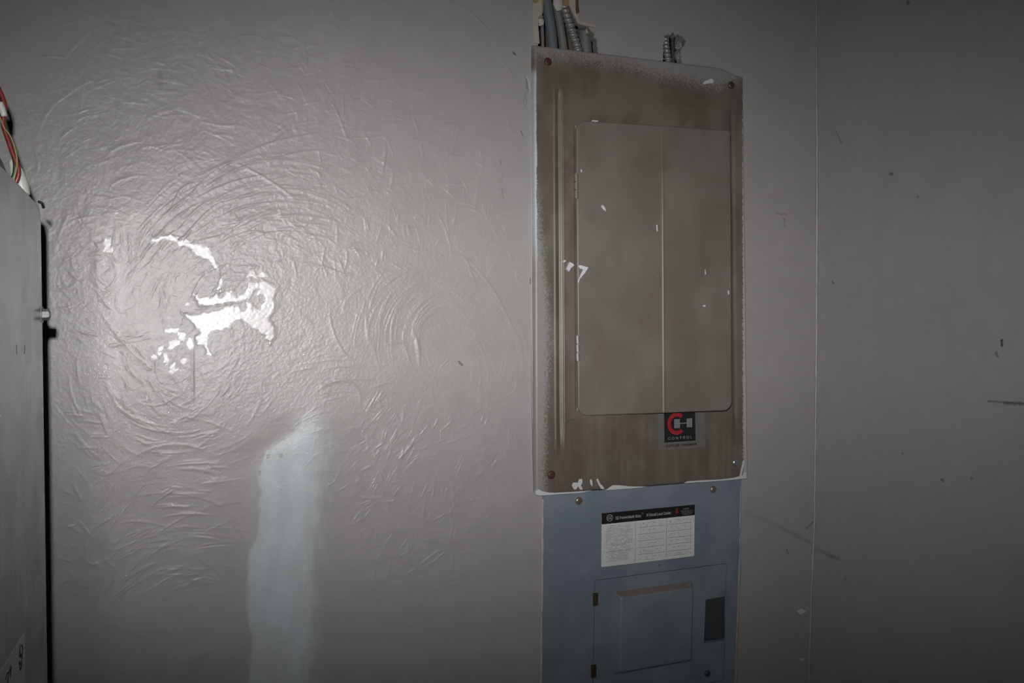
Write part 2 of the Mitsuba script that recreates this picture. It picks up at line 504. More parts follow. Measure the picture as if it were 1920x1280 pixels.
FIELDS = [
    # n, centre, r0, r1, a0, a1, span, box, amp, jitter, wide
    (330, (470, 680), 0.16, 0.46, 8, 88, 0.024, (500, 60, 985, 520), 0.00026, 0.010, 0.70),
    (90, (560, 620), 0.13, 0.25, 80, 165, 0.11, (200, 200, 720, 480), 0.00030, 0.008, 1.0),
    (80, (470, 620), 0.06, 0.17, 70, 170, 0.06, (200, 300, 560, 560), 0.00024, 0.008, 0.8),
    (80, (850, 640), 0.05, 0.15, 100, 190, 0.08, (600, 480, 850, 760), 0.00017, 0.004, 0.75),
    (150, (370, 1220), 0.08, 0.30, 45, 130, 0.055, (190, 760, 470, 1120), 0.00026, 0.010, 0.85),
    (90, (330, 700), 0.03, 0.14, 190, 330, 0.05, (110, 620, 560, 840), 0.00024, 0.015, 0.8),
    (230, (470, 660), 0.18, 0.44, -62, -18, 0.024, (600, 700, 960, 1120), 0.00028, 0.012, 0.75),
    (80, (200, 500), 0.02, 0.12, 0, 360, 0.04, (105, 360, 260, 760), 0.00024, 0.03, 0.85),
    (110, (330, 420), 0.05, 0.30, 20, 170, 0.04, (110, 30, 560, 330), 0.00017, 0.02, 0.85),
    (60, (160, 1500), 0.2, 0.5, 60, 110, 0.025, (105, 760, 215, 1120), 0.00022, 0.02, 0.8),
    (70, (640, 900), 0.03, 0.2, 60, 150, 0.05, (560, 640, 760, 860), 0.00022, 0.02, 0.8),
    (60, (820, 700), 0.05, 0.16, -20, 100, 0.08, (700, 430, 990, 830), 0.00012, 0.02, 0.85),
    (45, (1500, 500), 0.1, 0.3, 100, 260, 0.03, (1410, 60, 1520, 1200), 0.00008, 0.03, 1.0),
    (30, (1300, 140), 0.1, 0.3, 20, 160, 0.04, (1140, -10, 1520, 90), 0.00010, 0.03, 1.0),
]
for k, f in enumerate(FIELDS):
    arc_field(*f[:8], amp=f[8], jitter=f[9], wide=f[10], seed=100 + k)

# single marks that stand out in the photograph
MARKS = [
    ([(870, 478), (905, 515), (935, 560), (960, 610), (985, 655)], .0006, 1, 1.2, 4),
    ([(840, 485), (868, 480), (882, 505), (890, 530)], .0004, 1, 1, 3),
    ([(820, 400), (838, 435), (848, 480)], .0005, 1, 1, 2.5),
    ([(975, 700), (970, 725), (950, 745), (920, 750)], .0003, 1, 1, 3),
    ([(885, 668), (930, 670), (960, 668)], .00025, 1, 1, 2),
    ([(440, 305), (500, 335), (560, 378)], .0009, 1, 1.3, 3),
    ([(345, 350), (400, 318), (450, 300), (500, 290)], .0006, -1, 1.2, 4),
    ([(440, 300), (500, 270), (560, 255), (600, 248)], .0007, 1, 1.2, 4),
    ([(500, 305), (560, 285), (620, 283)], .0007, 1, 1.2, 4),
    ([(340, 400), (370, 350), (420, 310)], .0006, 1, 1.2, 4),
    ([(310, 410), (330, 370), (345, 350), (380, 340)], .0007, 1, 1.2, 4),
    ([(205, 355), (225, 338), (270, 328)], .0005, -1, 1.2, 3),
    ([(130, 400), (120, 420), (108, 450)], .0004, 1, 1.5, 3),
    ([(170, 150), (110, 190), (85, 220), (65, 270)], .0004, 1, 1.2, 5),
    ([(160, 140), (155, 180), (150, 230)], .0003, 1, 1.2, 4),
    ([(60, 270), (72, 300), (66, 330)], .0003, 1, 1.2, 3),
    ([(395, 98), (440, 130), (400, 128), (440, 128)], .0004, 1, 1.2, 3),
    ([(430, 75), (470, 65), (500, 75)], .0005, 1, 1.2, 3),
    ([(500, 75), (540, 68), (590, 100)], .0003, 1, 1.2, 3),
    ([(75, 105), (130, 107)], .0003, 1, 1.2, 2), ([(365, 225), (430, 235), (440, 225)], .0006, 1, 1.2, 3),
    ([(360, 235), (362, 250), (355, 270)], .0006, -1, 1.2, 3),
    ([(610, 10), (622, 20), (630, 38)], .0004, 1, 1.2, 3), ([(860, 15), (885, 25), (910, 50), (930, 70)], .0006, 1, 1.2, 4),
    ([(935, 105), (955, 130), (968, 158)], .0005, 1, 1.2, 3), ([(950, 220), (960, 245), (975, 265)], .0004, 1, 1, 3),
    ([(620, 205), (635, 215), (648, 250), (660, 258)], .0006, 1, 1.2, 3), ([(590, 510), (610, 500), (640, 512), (660, 508)], .0009, 1, 1.5, 4),
    ([(610, 460), (602, 510)], .0005, 1, 1, 2.5), ([(645, 465), (650, 480), (645, 510)], .0006, -1, 1.2, 3), ([(650, 466), (680, 470)], .0005, 1, 1, 2.5),
    ([(645, 590), (650, 560), (690, 530)], .0005, 1, 1.2, 4), ([(620, 575), (625, 620), (645, 660), (665, 672)], .0006, 1, 1.2, 3),
    ([(775, 620), (785, 650), (787, 690)], .0010, 1, 1.5, 5), ([(800, 660), (810, 690)], .0004, 1, 1, 2), ([(840, 675), (825, 690)], .0004, 1, 1, 2),
    ([(720, 645), (760, 640)], .0006, 1, 1.5, 3), ([(580, 745), (620, 715), (650, 712), (672, 730), (676, 760)], .0007, 1, 1.4, 4),
    ([(690, 728), (740, 712)], .0005, 1, 1.2, 3), ([(600, 755), (630, 745), (650, 742)], .0004, 1, 1.2, 3),
    ([(362, 640), (363, 700), (363, 775)], .0008, 1, 0.9, 4), ([(250, 690), (310, 695), (345, 730), (360, 770)], .0006, 1, 1.2, 4),
    ([(240, 870), (270, 845), (330, 832), (400, 850)], .0006, 1, 1.3, 4), ([(200, 800), (240, 760), (300, 745)], .0004, 1, 1.2, 4),
    ([(245, 935), (300, 925), (360, 930), (415, 950), (440, 985)], .0004, -1, 1.2, 4), ([(240, 1032), (300, 1025), (370, 1020)], .0004, -1, 1.2, 4),
    ([(350, 1040), (400, 1065), (430, 1100)], .0004, -1, 1.2, 4), ([(215, 985), (260, 978), (320, 990)], .0005, -1, 1.1, 3),
    ([(745, 862), (765, 840), (783, 815)], .0008, 1, 1.1, 3), ([(760, 840), (790, 820)], .0004, 1, 1.1, 3), ([(785, 1060), (830, 1025)], .0006, 1, 1.1, 3), ([(805, 1058), (840, 1030)], .0006, 1, 1.1, 3),
    ([(185, 440), (182, 500), (186, 560)], .0004, 1, 1.5, 5), ([(283, 400), (285, 445), (310, 442), (350, 452)], .0007, 1, 1.2, 3),
    ([(215, 440), (210, 470)], .0006, 1, 1.3, 3), ([(238, 420), (245, 480), (238, 500)], .0006, 1, 1.3, 3), ([(228, 425), (230, 480)], .0006, 1, 1.2, 3),
    ([(180, 570), (240, 650), (290, 690)], .0005, 1, 1.2, 4), ([(250, 640), (280, 680)], .0005, 1, 1.2, 4), ([(285, 510), (310, 560), (305, 590)], .0005, 1, 1.2, 4),
    ([(430, 515), (437, 460), (470, 435), (500, 440)], .0006, 1, 1.2, 4), ([(330, 440), (360, 400), (385, 380)], .0007, 1, 1.2, 4), ([(345, 445), (375, 410), (410, 380)], .0007, 1, 1.2, 4),
    ([(410, 500), (412, 540), (402, 560)], .0010, 1, 1.2, 3), ([(365, 580), (410, 572), (460, 565)], .0009, -1, 1.5, 3), ([(540, 490), (570, 480), (620, 470)], .0004, 1, 1.2, 3),
    ([(1440, 560), (1480, 590), (1500, 640)], .0002, 1, 1.2, 4), ([(1420, 230), (1440, 300), (1450, 380)], .0002, 1, 1.2, 4),
]
for pts, h, sd, ws, wl in MARKS:
    q = np.array([w2(*p) for p in pts])
    if len(q) > 2:
        from scipy.interpolate import make_interp_spline
        q = make_interp_spline(np.linspace(0, 1, len(q)), q, k=min(3, len(q) - 1))(np.linspace(0, 1, 10))
    stroke(q, h * 0.85, ws * 0.0008, wl * 0.0008, sd)

# smooth trowel facets in the middle of the filler: flat, burnished, slightly proud
Z7 = lambda pts: [(150 + a / 3.2, 380 + b / 3.2) for a, b in pts]
FACETS = [
    (Z7([(610, 662), (680, 672), (780, 650), (870, 630), (950, 622), (965, 660), (1010, 640), (1000, 600), (1030, 595), (1045, 640), (1080, 632), (1110, 580), (1100, 555), (1060, 552), (1080, 515), (1050, 520),
         (1020, 570), (960, 590), (900, 600), (840, 612), (780, 620), (715, 618), (705, 590), (670, 545), (690, 540), (720, 570), (800, 560), (820, 520), (836, 450), (852, 450), (848, 500), (818, 575), (865, 570),
         (870, 525), (895, 545), (900, 530), (940, 565), (990, 535), (1010, 490), (1060, 480), (1120, 475), (1190, 510), (1165, 570), (1175, 620), (1165, 660), (1130, 690), (1170, 740), (1170, 820), (1140, 850),
         (1110, 800), (1050, 760), (970, 700), (930, 705), (870, 755), (780, 775), (760, 800), (775, 880), (790, 925), (760, 915), (740, 850), (700, 850), (690, 800), (720, 780), (690, 740), (640, 690)]), 1.0),
    (Z7([(415, 235), (430, 222), (500, 200), (545, 192), (580, 212), (600, 230), (640, 220), (680, 250), (720, 245), (780, 290), (800, 340), (832, 398), (812, 398), (780, 355), (700, 310), (660, 270), (600, 262), (560, 228), (500, 215), (430, 247)]), 1.0),
    (Z7([(990, 450), (1030, 400), (1060, 440), (1100, 410), (1135, 445), (1060, 450)]), 0.9),
    (Z7([(500, 768), (540, 757), (590, 755), (585, 775), (540, 780), (510, 778)]), 0.9), (Z7([(585, 775), (625, 780), (632, 815), (605, 840), (590, 815)]), 0.9),
    (Z7([(645, 805), (670, 810), (680, 870), (655, 888), (640, 850)]), 0.85), (Z7([(545, 830), (600, 825), (605, 848), (560, 862), (545, 890), (515, 880)]), 0.9),
    (Z7([(470, 870), (495, 862), (490, 905), (470, 925), (462, 900)]), 0.9), (Z7([(425, 925), (450, 915), (455, 935), (432, 940)]), 0.9),
    (Z7([(490, 905), (515, 905), (530, 945), (528, 978), (512, 975)]), 0.9), (Z7([(605, 938), (630, 935), (640, 955), (622, 972), (605, 958)]), 0.9), (Z7([(540, 985), (565, 965), (560, 1010), (590, 1000), (560, 1035), (535, 1020)]), 0.8),
    (Z7([(525, 688), (545, 686), (548, 696), (528, 697)]), 0.9),
    (Z7([(625, 610), (650, 595), (655, 615), (630, 620)]), 0.9),
    (Z7([(530, 1080), (660, 1070), (660, 1195), (640, 1200), (590, 1140)]), 0.6), (Z7([(682, 990), (715, 1010), (740, 1070), (820, 1120), (830, 1200), (800, 1280), (685, 1280)]), 0.6),
    (Z7([(140, 205), (185, 212), (192, 300), (140, 295)]), 0.8), (Z7([(760, 90), (810, 85), (840, 130), (820, 150), (800, 110)]), 0.7), (Z7([(430, 40), (470, 60), (520, 90), (600, 60), (590, 130), (430, 150)]), 0.4),
    (Z7([(1420, 440), (1560, 430), (1590, 560), (1500, 600), (1420, 540)]), 0.4), (Z7([(460, 1000), (560, 960), (600, 1010), (480, 1060)]), 0.6),
]
fm = np.zeros_like(H)
fid = np.zeros(H.shape, int)
tilt = np.zeros_like(H)
half = ((CAM + FLASH) / 2)
for pts, k in FACETS:
    poly = sg.Polygon(np.array([w2(*p) for p in pts])).buffer(0)
    x0, z0, x1, z1 = poly.buffer(0.003).bounds
    i0, i1 = np.searchsorted(gx, [x0, x1])
    j0, j1 = np.searchsorted(gz, [z0, z1])
    pt = shapely.points(GX[j0:j1, i0:i1], GZ[j0:j1, i0:i1])
    d = np.where(shapely.contains(poly, pt), shapely.distance(poly.boundary, pt), -shapely.distance(poly, pt))
    d = d + (meshkit.fbm(P3(GX[j0:j1, i0:i1] * 260, GZ[j0:j1, i0:i1] * 260), 3, 3) - 0.5) * 0.0050
    mk = np.clip(d / 0.0016 + 0.5, 0, 1)
    mkh = np.clip(d / 0.0055 + 0.5, 0, 1)
    mkh = mkh * mkh * (3 - 2 * mkh)
    fm[j0:j1, i0:i1] = np.maximum(fm[j0:j1, i0:i1], k * mkh)
    fid[j0:j1, i0:i1] = np.where((mk > 0.5) & (k > 0.75), FACETS.index((pts, k)) + 1, fid[j0:j1, i0:i1])
    c0 = np.array(poly.centroid.coords[0])
    g0 = (half[[0, 2]] - c0) / D * 0.22
    tilt[j0:j1, i0:i1] = np.where(mkh > 0, g0[0] * -(GX[j0:j1, i0:i1] - c0[0]) * -1 + g0[1] * (GZ[j0:j1, i0:i1] - c0[1]), tilt[j0:j1, i0:i1])
from scipy.ndimage import gaussian_filter
low = gaussian_filter(H, 22)
grain = (meshkit.noise(P3(GX * 330, GZ * 330), 61) - 0.5) * 0.00016
H = H * (1 - 0.97 * fm) + fm * 0.97 * (low + 0.00004 + grain)
H += -fm * tilt                                        # the trowel left them leaning a little towards the middle

# a hump along the right of the pale strip, a hollow along its left
zs = np.array([a[1] for a, b in STRIP])[::-1]
lx = np.interp(GZ, zs, np.array([a[0] for a, b in STRIP])[::-1])
rx = np.interp(GZ, zs, np.array([b[0] for a, b in STRIP])[::-1])
on = np.clip((zs[-1] + 0.03 - GZ) / 0.06, 0, 1)
on = on * on * (3 - 2 * on)
H += on * (0.0030 * np.exp(-((GX - rx - 0.005) / 0.040) ** 2) - 0.0022 * np.exp(-((GX - lx + 0.010) / 0.030) ** 2))
smoothing = on * np.exp(-((GX - (lx + rx) / 2) / 0.075) ** 4)
H = H * (1 - smoothing * 0.75) + gaussian_filter(H, 5) * smoothing * 0.75

# the crack between the plaster and the panel's left side
for pts, h, wd in (([(997.5, 640), (998.5, 720), (1000, 800), (1001, 870), (1001.5, 908)], -0.004, 0.0010), ([(996, 300), (996.5, 420), (997.5, 560)], -0.0008, 0.001)):
    stroke(np.array([w2(*p) for p in pts]), h, wd, wd, 1)
for pts in ([(985, 140), (989, 150), (987, 170)], [(989, 150), (992, 168), (990, 185)], [(986, 175), (984, 192), (987, 200)]):
    stroke(np.array([w2(*p) for p in pts]), -0.0012, 0.0012, 0.0016, 1)

# openings broken into the wall above the panel
HOLES = [[(1009, 150), (1009, 47), (1016, 40), (1017, 20), (1016, -60), (1072, -60), (1068, 8), (1071, 16), (1078, 30), (1084, 43), (1092, 48), (1103, 52), (1106, 57), (1112, 62), (1113, 70), (1118, 76), (1119, 84), (1122, 150)],
         [(1243, 150), (1243, 84), (1247, 76), (1246, 67), (1250, 65), (1257, 67), (1261, 60), (1264, 62), (1265, 67), (1271, 65), (1280, 70), (1281, 73), (1287, 76), (1282, 86), (1277, 92), (1275, 97), (1277, 105), (1281, 150)]]


def ragged(pts, seed, amp=0.0011):
    g = np.random.default_rng(seed)
    q = []
    for a, b in zip(pts, np.roll(pts, -1, 0)):
        m = max(1, int(np.linalg.norm(b - a) / 0.0018))
        nrm = np.array([b[1] - a[1], a[0] - b[0]]) / (np.linalg.norm(b - a) + 1e-9)
        q += [a + (b - a) * t / m + nrm * g.normal(0, amp) * (t > 0) for t in range(m)]
    return sg.Polygon(q).buffer(0)


HOLE_POLY = [ragged(xz(h), 20 + k) for k, h in enumerate(HOLES)]
HOLE_POLY = [p if p.geom_type == 'Polygon' else max(p.geoms, key=lambda g: g.area) for p in HOLE_POLY]

cols = np.unique(np.r_[np.arange(0, np.searchsorted(gx, 0.56)), np.arange(np.searchsorted(gx, 0.56), len(gx) - 1, 2), len(gx) - 1])
xs = np.r_[-2.2, -1.4, -0.9, -0.6, -0.4, gx[cols]]
zz = np.r_[0.0, 0.3, 0.6, gz, 2.2, 2.35, 2.5]
hh = np.zeros((len(zz), len(xs)))
edge = np.minimum(np.clip((gz - Z0) / 0.03, 0, 1), np.clip((Z1 - gz) / 0.03, 0, 1))[:, None] * np.clip((gx - X0) / 0.02, 0, 1)[None]
hh[3:-3, 5:] = (H * edge)[:, cols]
VX, VZ = np.meshgrid(xs, zz)
wv = np.stack([VX, -hh, VZ], -1).reshape(-1, 3)
nx, nzz = len(xs), len(zz)
i, j = np.meshgrid(np.arange(nzz - 1), np.arange(nx - 1), indexing='ij')
a = (i * nx + j).ravel()
cxm, czm = (xs[j] + xs[j + 1]).ravel() / 2, (zz[i] + zz[i + 1]).ravel() / 2
keep = np.ones(len(a), bool)
for hp in HOLE_POLY:
    bx = hp.bounds
    near = np.nonzero((cxm > bx[0] - 0.01) & (cxm < bx[2] + 0.01) & (czm > bx[1] - 0.01) & (czm < bx[3] + 0.01))[0]
    keep[near[shapely.contains_xy(hp, cxm[near], czm[near])]] = False
a = a[keep]
wf = np.vstack([np.stack([a, a + 1, a + nx + 1], -1), np.stack([a, a + nx + 1, a + nx], -1)])
cell = np.zeros((nzz, nx), int)
cell[3:-3, 5:] = fid[:, cols]
cid = np.r_[cell.ravel()[a], cell.ravel()[a]]
wall_mesh = trimesh.Trimesh(wv, wf, process=False)
wn = np.zeros_like(wv)
fnorm = np.cross(wv[wf[:, 1]] - wv[wf[:, 0]], wv[wf[:, 2]] - wv[wf[:, 0]])
for k in range(3):
    np.add.at(wn, wf[:, k], fnorm)
wn /= np.linalg.norm(wn, axis=1, keepdims=True) + 1e-30


def wall_part(key, faces, bsdf):
    use, inv = np.unique(faces, return_inverse=True)
    path = meshkit.write_ply((wv[use], inv.reshape(-1, 3)), False, normals=wn[use])
    scene[key] = {'type': 'ply', 'filename': path, 'face_normals': False, 'bsdf': {'type': 'ref', 'id': bsdf}}


wall_part('wall_back', wf[cid == 0], 'wall_paint')
tag('wall_back', 'grey-mauve painted plaster wall with trowel marks and a pale bluish strip', kind='structure')
for k in range(1, len(FACETS) + 1):
    if (cid == k).sum() > 4:
        key = num('wall_back__burnished_patch')
        wall_part(key, wf[cid == k], 'burnished_paint')
        labels[key] = {'label': 'smooth shiny patch pressed flat by the trowel'}
for k, hp in enumerate(HOLE_POLY):
    ring = np.array(hp.simplify(0.0003).exterior.coords)[:-1]
    g = np.random.default_rng(k)
    dense = []
    for p, q in zip(ring, np.roll(ring, -1, 0)):
        m = max(1, int(np.linalg.norm(q - p) / 0.003))
        dense += [p + (q - p) * t / m for t in range(m)]
    dense = np.array(dense)
    if not sg.polygon.LinearRing(dense).is_ccw:
        dense = dense[::-1]
    out = inset(dense, -0.0022)
    w = lambda q, y, jit=0: np.column_stack([q[:, 0], np.full(len(q), y) + jit * g.normal(0, 1, len(q)), q[:, 1]])
    rim = loft([w(out, 0.0012), w(inset(dense, 0.0003), -0.0001, 0.0003), w(inset(dense, 0.0006), 0.006, 0.0003), w(dense, 0.013)], cap_front=False)
    add(num('wall_back__broken_rim'), rim, 'broken_plaster', smooth=30, label='ragged broken plaster edge of the hole')
    b = hp.bounds
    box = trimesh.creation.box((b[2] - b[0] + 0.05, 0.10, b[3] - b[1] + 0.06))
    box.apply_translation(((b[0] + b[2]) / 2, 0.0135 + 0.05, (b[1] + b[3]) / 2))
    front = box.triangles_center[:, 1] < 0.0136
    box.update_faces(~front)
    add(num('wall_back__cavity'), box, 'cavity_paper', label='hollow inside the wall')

# torn facing paper and filler around the big opening
def scrap(key, pts, y0, y1, bsdf, label):
    add(num(key), prism(xz(pts), y0, y1), bsdf, label=label)


scrap('wall_back__torn_paper', [(998, -40), (1012, -40), (1015, 15), (1014, 28), (1009, 32), (1008, 46), (1009, 60), (1011, 82), (999, 81), (998, 40)], 0.001, -0.0022, 'bare_paper', 'torn cream facing paper left of the cables')
scrap('wall_back__torn_paper', [(997, -30), (1010, -30), (1009, 4), (1003, 8), (998, 4)], -0.002, -0.0032, 'tan_paper', 'torn tan paper left of the cables')
scrap('wall_back__torn_paper', [(1012, -30), (1017, -30), (1019, 0), (1018, 22), (1013, 36), (1008, 33), (1013, 18)], 0.004, -0.0015, 'tan_paper', 'tan paper edge left of the cables')
scrap('wall_back__torn_paper', [(1066, -40), (1079, -40), (1078, 14), (1079, 27), (1086, 42), (1096, 49), (1084, 45), (1077, 33), (1070, 18), (1066, 8)], 0.001, -0.0024, 'bare_paper', 'torn white paper right of the flexible conduit')
scrap('wall_back__torn_paper', [(1056, -30), (1068, -30), (1069, 4), (1066, 11), (1058, 10), (1056, 4)], 0.003, 0.000, 'tan_paper', 'tan paper above the flexible conduit')
scrap('wall_back__plaster_edge', [(1078, -40), (1083, -40), (1083, 14), (1085, 24), (1081, 26), (1078, 20)], -0.0004, -0.0035, 'brown_edge', 'brown stained edge beside the torn paper')
scrap('wall_back__torn_paper', [(1086, 42), (1098, 44), (1110, 46), (1119, 54), (1108, 51), (1096, 49)], 0.0005, -0.003, 'bare_paper', 'frayed paper above the hole')


def lump_mesh(c, size, seed, rough=0.25):
    m = trimesh.creation.icosphere(3, 1.0)
    v = m.vertices * (1 + rough * (meshkit.fbm(m.vertices * 1.7 + 5, 3, seed)[:, None] - 0.5) * 2)
    return trimesh.Trimesh(c + v * np.array(size), m.faces, process=False)


add(num('wall_back__plaster_lump'), lump_mesh(at(1013, 41, 0.004), (0.0062, 0.005, 0.0065), 4), 'gypsum', smooth=True, label='white plaster lump left of the grey cable')
add(num('wall_back__plaster_lump'), lump_mesh(at(1047, 4, 0.006), (0.0085, 0.006, 0.014), 9), 'gypsum', smooth=True, label='white plaster lump above the flexible conduit')
add(num('wall_back__plaster_lump'), lump_mesh(at(1101, 56, 0.008), (0.003, 0.003, 0.006), 12), 'bare_paper', smooth=True, label='small plaster crumb in the hole')
add(num('wall_back__plaster_lump'), lump_mesh(at(1274, 80, 0.009), (0.0085, 0.006, 0.014), 15, 0.5), 'cable_grey', smooth=True, label='grey plaster rubble in the small hole')
add(num('wall_back__plaster_lump'), lump_mesh(at(1272, 104, 0.008), (0.0075, 0.006, 0.010), 18, 0.5), 'cable_grey', smooth=True, label='lower grey plaster rubble in the small hole')


# cables and conduits coming down behind the panel
def pp(pts, y):
    return [at(a, b, y if np.isscalar(y) else y[k]) for k, (a, b) in enumerate(pts)]


add('round_cable', tube(pp([(1021, -60), (1023, -10), (1028, 25), (1033, 55), (1036, 88), (1037, 130)], 0.011), 0.0083, 20), 'cable_blue_grey', smooth=True)
tag('round_cable', 'thick blue-grey cable, left in the hole above the tan panel', 'cable')
add('flat_cable', tube(pp([(1042, 5), (1047, 30), (1053, 65), (1057, 95), (1060, 130)], 0.022), 0.0068, 16), 'cable_grey', smooth=True)
tag('flat_cable', 'plain grey cable between the blue-grey cable and the ribbed conduit', 'cable')
add('thin_cable', tube(pp([(1016, 30), (1017, 60), (1018, 90), (1018, 130)], 0.020), 0.0028, 12), 'cable_grey', smooth=True)
tag('thin_cable', 'thin dim cable at the far left of the hole above the tan panel', 'cable')
add('flexible_conduit', tube(pp([(1051, -12), (1056, 8), (1062, 28), (1070, 52), (1079, 78), (1086, 100), (1094, 130)], [0.016, 0.010, 0.006, 0.004, 0.006, 0.010, 0.014]), 0.0066, 24, rib=0.0022, pitch=0.0078, step=0.0007), 'conduit_metal', smooth=True)
tag('flexible_conduit', 'ribbed metal flexible conduit leaning in the large hole above the tan panel', 'conduit')
add('grey_conduit', tube(pp([(1094, 20), (1096, 60), (1099, 95), (1101, 130)], 0.026), 0.0098, 18), 'cable_grey', smooth=True)
tag('grey_conduit', 'smooth grey conduit right of the ribbed one, deep in the large hole', 'conduit')
add('flexible_conduit_001', tube(pp([(1247, 62), (1248, 80), (1250, 98), (1254, 120), (1257, 140)], [0.016, 0.010, 0.006, 0.006, 0.010]), 0.0056, 22, rib=0.002, pitch=0.0068, step=0.0007), 'conduit_metal', smooth=True)
tag('flexible_conduit_001', 'short ribbed metal conduit in the small hole above the tan panel', 'conduit')
add('dark_cable', tube(pp([(1261, 50), (1261, 80), (1262, 110), (1262, 140)], 0.013), 0.0036, 14), 'cable_dark', smooth=True)
tag('dark_cable', 'dark cable beside the ribbed conduit in the small hole', 'cable')

# ------------------------------------------------------------------ right wall, floor, ceiling
zr = np.r_[np.arange(0, 0.85, 0.1), np.arange(0.85, 2.12, 0.004), 2.3, 2.5]
yr = np.r_[-2.6, -2.0, -1.5, np.arange(-1.0, 0.0005, 0.006), 0.02]
xpx = np.interp(-zr, -np.array([at(1531, y)[2] for y in (0, 300, 640, 985, 1100, 1290)]), [at(x, y)[0] for x, y in ((1530, 0), (1532, 300), (1531, 640), (1527, 985), (1521.5, 1100), (1516, 1290))])
xpx = gaussian_filter(xpx, 3, mode='nearest')
YR, ZR = np.meshgrid(yr, zr)
XR = xpx[:, None] + (meshkit.fbm(P3(YR * 6, ZR * 6), 2, 91) - 0.5) * 0.004 * np.clip(-YR / 0.1, 0, 1) + (meshkit.noise(P3(YR * 60, ZR * 60), 92) - 0.5) * 0.0004
rv = np.stack([XR, YR, ZR], -1).reshape(-1, 3)
i, j = np.meshgrid(np.arange(len(zr) - 1), np.arange(len(yr) - 1), indexing='ij')
a = (i * len(yr) + j).ravel()
n_ = len(yr)
add('wall_right', trimesh.Trimesh(rv, np.vstack([np.stack([a, a + n_ + 1, a + 1], -1), np.stack([a, a + n_, a + n_ + 1], -1)]), process=False), 'right_wall_paint', smooth=True)
tag('wall_right', 'plain grey-mauve wall on the right with small scuffs', kind='structure')
for pts in ([(486, 858), (491, 856), (492, 863), (487, 865)], [(523, 850), (530, 849), (531, 857), (524, 858)], [(484, 884), (489, 881), (490, 888), (485, 890)], [(500, 853), (506, 851), (505, 858), (500, 859)]):
    add(num('wall_back__paint_fleck'), prism(xz(pts), 0.004, -0.0012), 'bare_caulk', label='pale fleck at the top of the pale bluish strip')
# caulk squeezed along the corner
cz = np.arange(0.86, 2.12, 0.003)
cpath = np.stack([np.interp(cz, zr, xpx) - 0.0012 + 0.0006 * (meshkit.noise(P3(cz * 60, cz * 0), 3) - 0.5), -0.0012 + 0.0 * cz, cz], -1)
crad = 0.0016 + 0.0016 * (meshkit.fbm(P3(cz * 45, cz * 0 + 4), 3, 5) - 0.4)
add('wall_right__caulk_bead', tube(cpath, crad.tolist(), 8, step=0.003), 'bare_caulk', smooth=True, label='thin uneven bead of paint along the corner')
for pts in ([(1493, 1145), (1503, 1140), (1511, 1146), (1500, 1151)], [(1497, 1235), (1506, 1233), (1505, 1239)]):
    add(num('wall_back__paint_fleck'), prism(xz(pts), 0.001, -0.0016), 'white_paint', label='pale paint fleck near the corner')
for pts in ([(1527, 815), (1531, 812), (1532, 838), (1528, 840)], [(1529, 770), (1532, 768), (1533, 790), (1530, 792)]):
    add(num('wall_back__paint_fleck'), prism(xz(pts), 0.001, -0.003), 'bare_caulk', label='pale paint blob in the corner')

fl = trimesh.creation.box((3.6, 3.2, 0.02))
fl.apply_translation((-0.55, -1.3, -0.01))
add('floor', fl, 'concrete')
tag('floor', 'grey concrete floor', kind='structure')
ce = fl.copy()
ce.apply_translation((0, 0, 2.52))
add('ceiling', ce, 'concrete')
tag('ceiling', 'grey ceiling', kind='structure')

# ------------------------------------------------------------------ the tan breaker panel
E = 0.011                                             # how far its cover stands off the wall
C_TL, C_TR, C_BL, C_BR = (at(*p, -E) for p in ((1001, 83.5), (1394, 131.5), (1004.5, 928), (1403.5, 897)))
PW = np.linalg.norm(C_TR - C_TL)
PH = np.linalg.norm(C_TL - C_BL)


def panel_uv(px, py, y=-E):
    """Metres from the cover's left edge and from its bottom edge."""
    p = at(px, py, y)
    v = (p[2] - C_BL[2]) / (C_TL[2] - C_BL[2])
    xl = C_BL[0] + v * (C_TL[0] - C_BL[0])
    return p[0] - xl, p[2] - C_BL[2]


U_G0, _ = panel_uv(1041, 500)
U_G1, _ = panel_uv(1056, 500)
U_D0, _ = panel_uv(1078.5, 500)
_, V_D0 = panel_uv(1080, 765)
_, V_D1 = panel_uv(1080, 240)
_, V_T = panel_uv(1047, 165)
_, V_B = panel_uv(1047, 850)
U_R0, _ = panel_uv(1366, 500)
U_R1, _ = panel_uv(1378, 500)


def sst(a, b, x):
    t = np.clip((x - a) / (b - a), 0, 1)
    return t * t * (3 - 2 * t)


def bump(x, c, w):
    return np.exp(-((x - c) / w) ** 2)


def cover_height(u, v):
    h = np.zeros_like(u)
    edge = np.minimum.reduce([u, PW - u, v, PH - v])
    r = 0.004
    h -= r - np.sqrt(np.maximum(r * r - np.clip(r - edge, 0, r) ** 2, 0))          # rolled edge
    along = sst(V_B - 0.02, V_B + 0.06, v) * (1 - sst(V_T - 0.02, V_T + 0.006, v))
    raised = sst(U_G1 - 0.001, U_G1 + 0.003, u) * (1 - sst(U_R0, U_R0 + 0.005, u)) * along
    h += 0.0012 * raised
    h -= 0.0050 * bump(u, U_D0 - 0.0002, 0.0013) * sst(V_D0 - 0.004, V_D0 + 0.004, v) * (1 - sst(V_D1 - 0.004, V_D1 + 0.004, v))      # the slot the hinges sit in
    h += along * (0.0016 * bump(u, U_G0, 0.0016) + 0.0016 * bump(u, U_G1, 0.0016) - 0.0026 * bump(u, (U_G0 + U_G1) / 2, 0.0030))
    h += along * (-0.0022 * bump(u, (U_R0 + U_R1) / 2, 0.0035))
    h += (meshkit.fbm(P3(u * 9, v * 9), 2, 55) - 0.5) * 0.0012                  # sheet metal never lies quite flat
    return h


